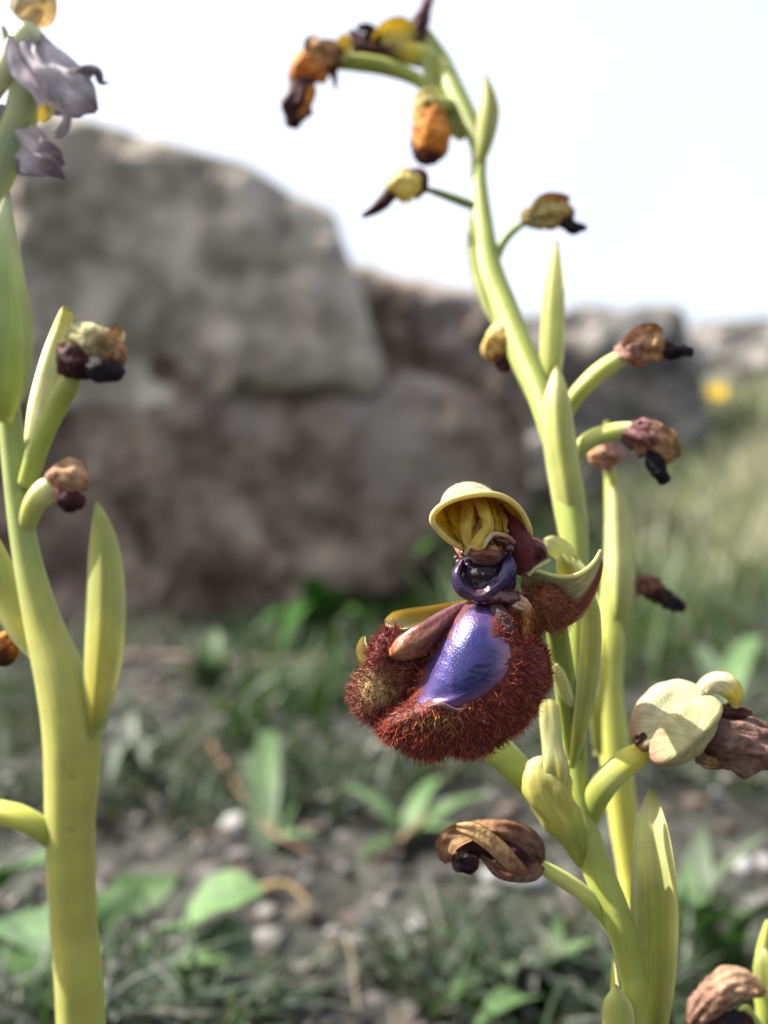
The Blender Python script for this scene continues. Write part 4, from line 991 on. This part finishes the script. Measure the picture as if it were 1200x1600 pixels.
def merged_gravel(n):
    base = []
    import bmesh
    for s in range(4):
        bm = bmesh.new(); bmesh.ops.create_icosphere(bm, subdivisions=1, radius=1.0)
        vs = np.array([v.co*(1+0.4*nz(v.co, 1.2, s*7)) for v in bm.verts]); fs = np.array([[v.index for v in f.verts] for f in bm.faces]); bm.free(); base.append((vs, fs))
    V, F, K = [], [], []; off = 0
    for i in range(n):
        y = 0.10+0.9*random.random()**1.5; x = random.uniform(-1, 1)*(y*0.47+0.04)
        r = random.uniform(0.0008, 0.003)*(1+y*0.6); vs, fs = base[i % 4]
        a = random.uniform(0, 6.3); c, s = math.cos(a), math.sin(a)
        w = np.stack([(vs[:, 0]*c-vs[:, 1]*s)*r*1.2, (vs[:, 0]*s+vs[:, 1]*c)*r, vs[:, 2]*r*0.65], 1)+np.array([x, y, H(x, y)+r*0.2])
        V.append(w); F += (fs+off).tolist(); off += len(vs)
        t = np.array(random.choice(tones[:3]+tones[4:]))*random.uniform(0.25, 0.8); K.append(np.tile(t, (len(vs), 1)))
    o = mesh('gravel', np.vstack(V), F, M['pebble'], None, np.vstack(K), smooth=False, kind='stuff')
    o['label'] = 'fine grey gravel scattered over the soil'; o['category'] = 'gravel'
merged_gravel(3500)

# grass: fine blades nobody could count
def grass(name, label, spots, cols, lmin, lmax, wid, lean=0.5):
    V, F, K = [], [], []; off = 0; k = 6
    for (x, y) in spots:
        L = random.uniform(lmin, lmax); a = random.uniform(0, 6.3); ln = lean*random.uniform(0.2, 1.3)
        dx, dy = math.cos(a), math.sin(a); z0 = H(x, y)-0.003
        b = random.uniform(0, 6.3); sx, sy = math.cos(b), math.sin(b)
        c = np.array(random.choice(cols))*random.uniform(0.45, 0.95)
        for i in range(k):
            t = i/(k-1); w = wid*(1-t**1.6)*random.uniform(.9, 1.1)+0.00015
            px, py, pz = x+dx*L*ln*t*t, y+dy*L*ln*t*t, z0+L*(t-0.35*ln*t*t)
            for s in (-1, 0, 1):
                V.append((px+sx*w*s, py+sy*w*s, pz+(0.35*w if s else 0))); K.append(np.clip(c*(0.85+0.3*t), 0, 1))
        for i in range(k-1):
            for s in range(2):
                q = off+i*3+s; F.append((q, q+1, q+4, q+3))
        off += k*3
    o = mesh(name, V, F, M['grass'], None, K, kind='stuff'); o['label'] = label; o['category'] = 'grass'
    return o
GR = [(0.07, 0.13, 0.035), (0.10, 0.16, 0.06), (0.13, 0.18, 0.10), (0.17, 0.2, 0.13)]
DRY = [(0.36, 0.33, 0.2), (0.28, 0.27, 0.16), (0.42, 0.38, 0.26)]
spots = []
while len(spots) < 9000:
    y = random.uniform(0.42, 2.6); x = random.uniform(0.03, 0.5*y+0.15)
    if fbm((x, y, 0), 5, 3, 2) > -0.15+0.25*random.random()-0.35*ss(.6, 1.2, y): spots.append((x, y))
grass('grass', 'fine grey-green grass covering the rising bank', spots, GR, 0.03, 0.085, 0.0011)
spots = []
while len(spots) < 1500:
    y = random.uniform(0.7, 1.9); x = random.uniform(0.26*y, 0.5*y)
    if nz((x, y, 0), 6, 11) > 0.05: spots.append((x, y))
grass('dry_grass', 'pale straw coloured grass tufts on the bank', spots, [(0.5, 0.48, 0.36), (0.42, 0.42, 0.3), (0.36, 0.38, 0.27)], 0.05, 0.12, 0.0012, 0.7)
spots = []
while len(spots) < 7000:
    y = 0.125+0.66*random.random()**1.3; x = random.uniform(-1, 1)*(y*0.46+0.02)
    if nz((x, y, 0), 13, 21) > 0.0: spots.append((x, y))
grass('sparse_grass', 'short sparse dark green grass between the pebbles', spots, [(0.055, 0.085, 0.045), (0.07, 0.10, 0.07), (0.09, 0.11, 0.09), (0.045, 0.075, 0.035), (0.12, 0.12, 0.10)], 0.006, 0.026, 0.0009, 1.3)
spots = []
for (cx, cy, n, s) in [(-0.045, 0.52, 40, .02), (0.02, 0.60, 60, .03), (0.06, 0.62, 60, .03), (-0.10, 0.56, 25, .02), (0.11, 0.62, 50, .03), (-0.02, 0.36, 35, .02), (-0.06, .32, 30, .02)]:
    spots += [(random.gauss(cx, s), random.gauss(cy, s*.6)) for _ in range(n)]
grass('tall_grass', 'tall fresh green grass clumps at the foot of the boulders', spots, [(0.05, 0.11, 0.03), (0.06, 0.11, 0.04), (0.05, 0.09, 0.035)], 0.02, 0.05, 0.0020, 0.8)

# ------------------------------------------------------------------ weeds with leaves one can tell apart
def wblade(name, p0, p1, sag, hw, mat, parent, col, shape='oval', n=14, seg=7, cup=0.25, side=None, seed=0):
    """leaf from p0 to p1 in the world, hw half width (m)"""
    p0, p1 = np.array(p0, float), np.array(p1, float)
    ax = p1-p0; L = np.linalg.norm(ax); t_ = ax/L
    s_ = np.cross(t_, (0, 0, 1)) if side is None else np.array(side, float); s_ /= np.linalg.norm(s_)+1e-9
    n_ = np.cross(s_, t_)
    top, bot, U = [], [], []
    for i in range(n):
        t = i/(n-1)
        w = hw*(math.sin(math.pi*min(1, t*0.96+0.04))**0.75 if shape == 'oval' else (1-t**2.2)*(0.55+0.45*min(1, t*4)))+hw*0.03
        c = p0+ax*t+n_*sag*L*4*t*(1-t)
        for j in range(seg):
            s = -1+2*j/(seg-1)
            q = c+s_*s*w+n_*w*(cup*abs(s)+0.12*nz((s*2, t*5, seed), 1.0, seed))
            th = hw*0.05*(1-s*s)+0.00006
            top.append(q+n_*th); bot.append(q-n_*th); U.append((s, t*3, seed))
    F = grid_faces(n, seg, False)+[tuple(reversed(f)) for f in grid_faces(n, seg, False, n*seg)]
    return mesh(name, top+bot, F, mat, parent, np.tile(col, (2*n*seg, 1)), uv=U+U)

def weed(name, label, base, leaves, cat='plant', group='weeds on the soil', col=(0.12, 0.22, 0.07), shape='oval'):
    bz = H(*base)-0.002; b = (base[0], base[1], bz)
    o = tag(empty(name, b), label, cat, group)
    for i, (px, py, d, hw, sag, *rest) in enumerate(leaves):
        tip = P(px, py, d); c = np.array(rest[0] if rest else col)
        start = np.array(b)+np.array([random.uniform(-.001, .001), random.uniform(-.001, .001), 0.002])
        if shape == 'oval':
            st = start+(tip-start)*0.42+np.array([0, 0, 0.004])
            # petiole
            V = []; 
            for k in range(8):
                t = k/7; q = start*(1-t)+st*t+np.array([0, 0, 0.004*math.sin(math.pi*t)])
                for a in range(6): V.append(q+np.array([math.cos(a*math.pi/3), 0.3*math.sin(a*math.pi/3), math.sin(a*math.pi/3)])*0.0009)
            mesh('petiole', V, grid_faces(8, 6), M['weed'], o, np.tile(c*1.2, (48, 1)), uv=np.zeros((48, 3)))
            wblade('leaf', st, tip, sag, hw, M['weed'], o, c, shape, seed=i*3.1)
        else:
            wblade('leaf', start, tip, sag, hw, M['weed'], o, c, shape, seed=i*3.1, n=18)
    return o
LG = (0.11, 0.19, 0.075); DG = (0.05, 0.10, 0.028); BG = (0.085, 0.12, 0.07)
g = ground_at(190, 1560)
weed('broad_weed', 'low weed with broad pale green leaves beside the thick stalk', g,
     [(415, 1395, 158, 0.0085, 0.10, LG), (400, 1515, 150, 0.0085, 0.16, LG), (150, 1395, 165, 0.007, 0.1, DG), (330, 1590, 138, 0.007, 0.08, BG), (70, 1510, 146, 0.006, 0.1, LG), (240, 1370, 180, 0.006, 0.12, DG)])
g = ground_at(-40, 1480)
if g: weed('broad_weed', 'dark leafed low weed behind the thick stalk', g, [(75, 1350, 170, 0.0075, 0.12, (0.075, 0.14, 0.055)), (75, 1500, 146, 0.006, 0.1, (0.10, 0.17, 0.08)), (110, 1590, 134, 0.006, 0.1, DG), (-90, 1400, 160, 0.006, .1, DG)])
for (bx, by, lab, tips) in [
    (770, 1560, 'strap leafed weed under the brown curled withered flower', [(660, 1450, 170, .0035), (720, 1440, 175, .004), (800, 1470, 170, .004), (840, 1510, 155, .0035), (700, 1570, 150, .004), (800, 1530, 152, .0045)]),
    (860, 1590, 'strap leafed weed with one long pale blade by the stem foot', [(740, 1610, 140, .004), (790, 1480, 160, .004), (900, 1490, 160, .0045), (930, 1470, 165, .004), (880, 1430, 175, .003)]),
    (1080, 1500, 'strap leafed weed with an arching pale blade beside the tall bract', [(1100, 1290, 190, .0045), (1075, 1330, 185, .004), (1215, 1295, 175, .0035), (1140, 1400, 170, .004), (1180, 1430, 160, .0035), (1060, 1400, 175, .0035)]),
    (1130, 1560, 'strap leafed weed behind the low green orchid stalk', [(1090, 1440, 150, .003), (1180, 1470, 150, .003), (1220, 1400, 155, .004), (1110, 1380, 165, .003)]),
    (630, 1330, 'thin leafed weed lying flat in the gravel clearing', [(520, 1230, 250, .003), (700, 1215, 260, .003), (780, 1240, 250, .003), (560, 1350, 210, .003), (720, 1300, 220, .003)]),
    (420, 1330, 'green tufted weed at the edge of the gravel clearing', [(370, 1200, 290, .004), (420, 1160, 300, .004), (470, 1250, 270, .004), (380, 1280, 250, .003), (500, 1310, 230, .003)]),
    (500, 1010, 'bright green upright weed at the foot of the brown boulder', [(400, 980, 480, .009), (480, 900, 500, .010), (540, 920, 500, .009), (560, 960, 480, .008), (440, 1020, 440, .008)]),
    (720, 960, 'bright green upright weed beside the brown boulder', [(650, 870, 560, .010), (700, 840, 570, .010), (760, 860, 560, .010), (780, 900, 540, .009)]),
    (330, 1080, 'dull green weed in the shade of the brown boulder', [(280, 1000, 420, .007), (340, 980, 430, .008), (390, 1030, 410, .007), (250, 1050, 380, .006)]),
    (200, 1220, 'silvery weed between the thick stalk and the gravel clearing', [(160, 1130, 300, .004), (210, 1110, 310, .004), (260, 1150, 300, .004), (230, 1200, 260, .003), (170, 1230, 240, .003)]),
    (1130, 1120, 'long leafed weed on the bank beside the faded cream flower', [(1200, 1000, 420, .006), (1080, 1010, 420, .005), (1230, 1080, 380, .005), (1060, 1080, 380, .004)])]:
    g = ground_at(bx, by)
    if g is None: continue
    bright = by < 1050; silv = 'silvery' in lab
    cols = [(0.035, 0.11, 0.015), (0.05, 0.13, 0.02)] if bright else ([(0.15, 0.175, 0.14)] if silv else [LG, DG, BG, (0.08, 0.14, 0.055)])
    weed('strap_weed', lab, g, [(px, py, d, hw, 0.10+0.1*random.random(), random.choice(cols)) for (px, py, d, hw) in tips], shape='strap')

# ------------------------------------------------------------------ dry stalks lying about
def dry_stalk(label, pts, r, col):
    rows = []
    for (px, py, up) in pts:
        g = ground_at(px, py)
        if g is None: continue
        rows.append([g[0], g[1], H(*g)+up])
    R = catmull(rows, 24); V = []
    T = np.gradient(R, axis=0); T /= np.linalg.norm(T, axis=1)[:, None]
    for i, q in enumerate(R):
        a = np.cross(T[i], (0.1, 0.2, 1)); a /= np.linalg.norm(a); b = np.cross(T[i], a)
        rr = r*(1.1-0.6*i/23)*(1+0.2*math.sin(i*1.7))
        for k in range(7):
            th = 2*math.pi*k/7; V.append(q+(a*math.cos(th)+b*math.sin(th))*rr)
    F = grid_faces(24, 7)+[tuple(range(6, -1, -1)), tuple(23*7+k for k in range(7))]
    tag(mesh('dry_stalk', V, F, M['twig'], None, np.tile(col, (len(V), 1))), label, 'stalk', 'dry stalks on the soil')
dry_stalk('brown dry stalk bent across the gravel clearing', [(330, 1180, .004), (370, 1260, .006), (420, 1340, .005), (500, 1365, .002)], 0.0010, (0.17, 0.10, 0.065))
dry_stalk('reddish dry stalk pointing at the brown curled withered flower', [(600, 1360, .002), (650, 1330, .005), (700, 1300, .006)], 0.0009, (0.18, 0.10, 0.065))
dry_stalk('grey dry stalk lying along the foot of the brown boulder', [(180, 1040, .004), (300, 1045, .006), (420, 1050, .005), (620, 1040, .003)], 0.0022, (0.17, 0.12, 0.10))
dry_stalk('pale straw stalk lying among the pebbles', [(480, 1540, .002), (540, 1500, .003), (560, 1600, .002)], 0.0006, (0.20, 0.17, 0.12))
dry_stalk('crooked straw stalk under the broad leafed weed', [(400, 1420, .003), (450, 1415, .004), (490, 1440, .002)], 0.0007, (0.30, 0.21, 0.09))

# ------------------------------------------------------------------ the yellow flower on the bank
fx = P(1121, 613, 640); gz = H(fx[0], fx[1])
yf = tag(empty('yellow_flower', (fx[0], fx[1], gz-0.003)), 'small yellow daisy-like flower standing above the grassy bank', 'flower')
V = []
for k in range(10):
    t = k/9; q = np.array([fx[0]+0.004*math.sin(3*t), fx[1], (gz-0.003)*(1-t)+fx[2]*t])
    for a in range(6): V.append(q+np.array([math.cos(a*1.047), math.sin(a*1.047), 0])*0.0005)
mesh('stem', V, grid_faces(10, 6), M['grass'], yf, np.tile((0.1, 0.17, 0.05), (60, 1)))
top = V[-6]+np.array([-0.0009, 0, 0])
nrm = np.array([-0.15, -0.85, 0.5]); nrm /= np.linalg.norm(nrm); sa = np.cross(nrm, (0, 0, 1)); sa /= np.linalg.norm(sa); sb = np.cross(sa, nrm)
for k in range(13):
    a = 2*math.pi*k/13; dr = sa*math.cos(a)+sb*math.sin(a)
    wblade('petal', top+dr*0.0012, top+dr*0.0074+nrm*0.001, 0.05, 0.0018, M['yellow'], yf, (0.70, 0.50, 0.03), 'oval', n=8, seg=5, side=np.cross(dr, nrm), seed=k)
V = [top+nrm*(0.0025*math.cos(i*math.pi/2/6)-0.0006)+(sa*math.cos(2*math.pi*j/14)+sb*math.sin(2*math.pi*j/14))*0.0024*math.sin(i*math.pi/2/6+0.02) for i in range(7) for j in range(14)]
mesh('flower_disc', V, grid_faces(7, 14), M['yellow'], yf, np.tile((0.62, 0.36, 0.02), (98, 1)))
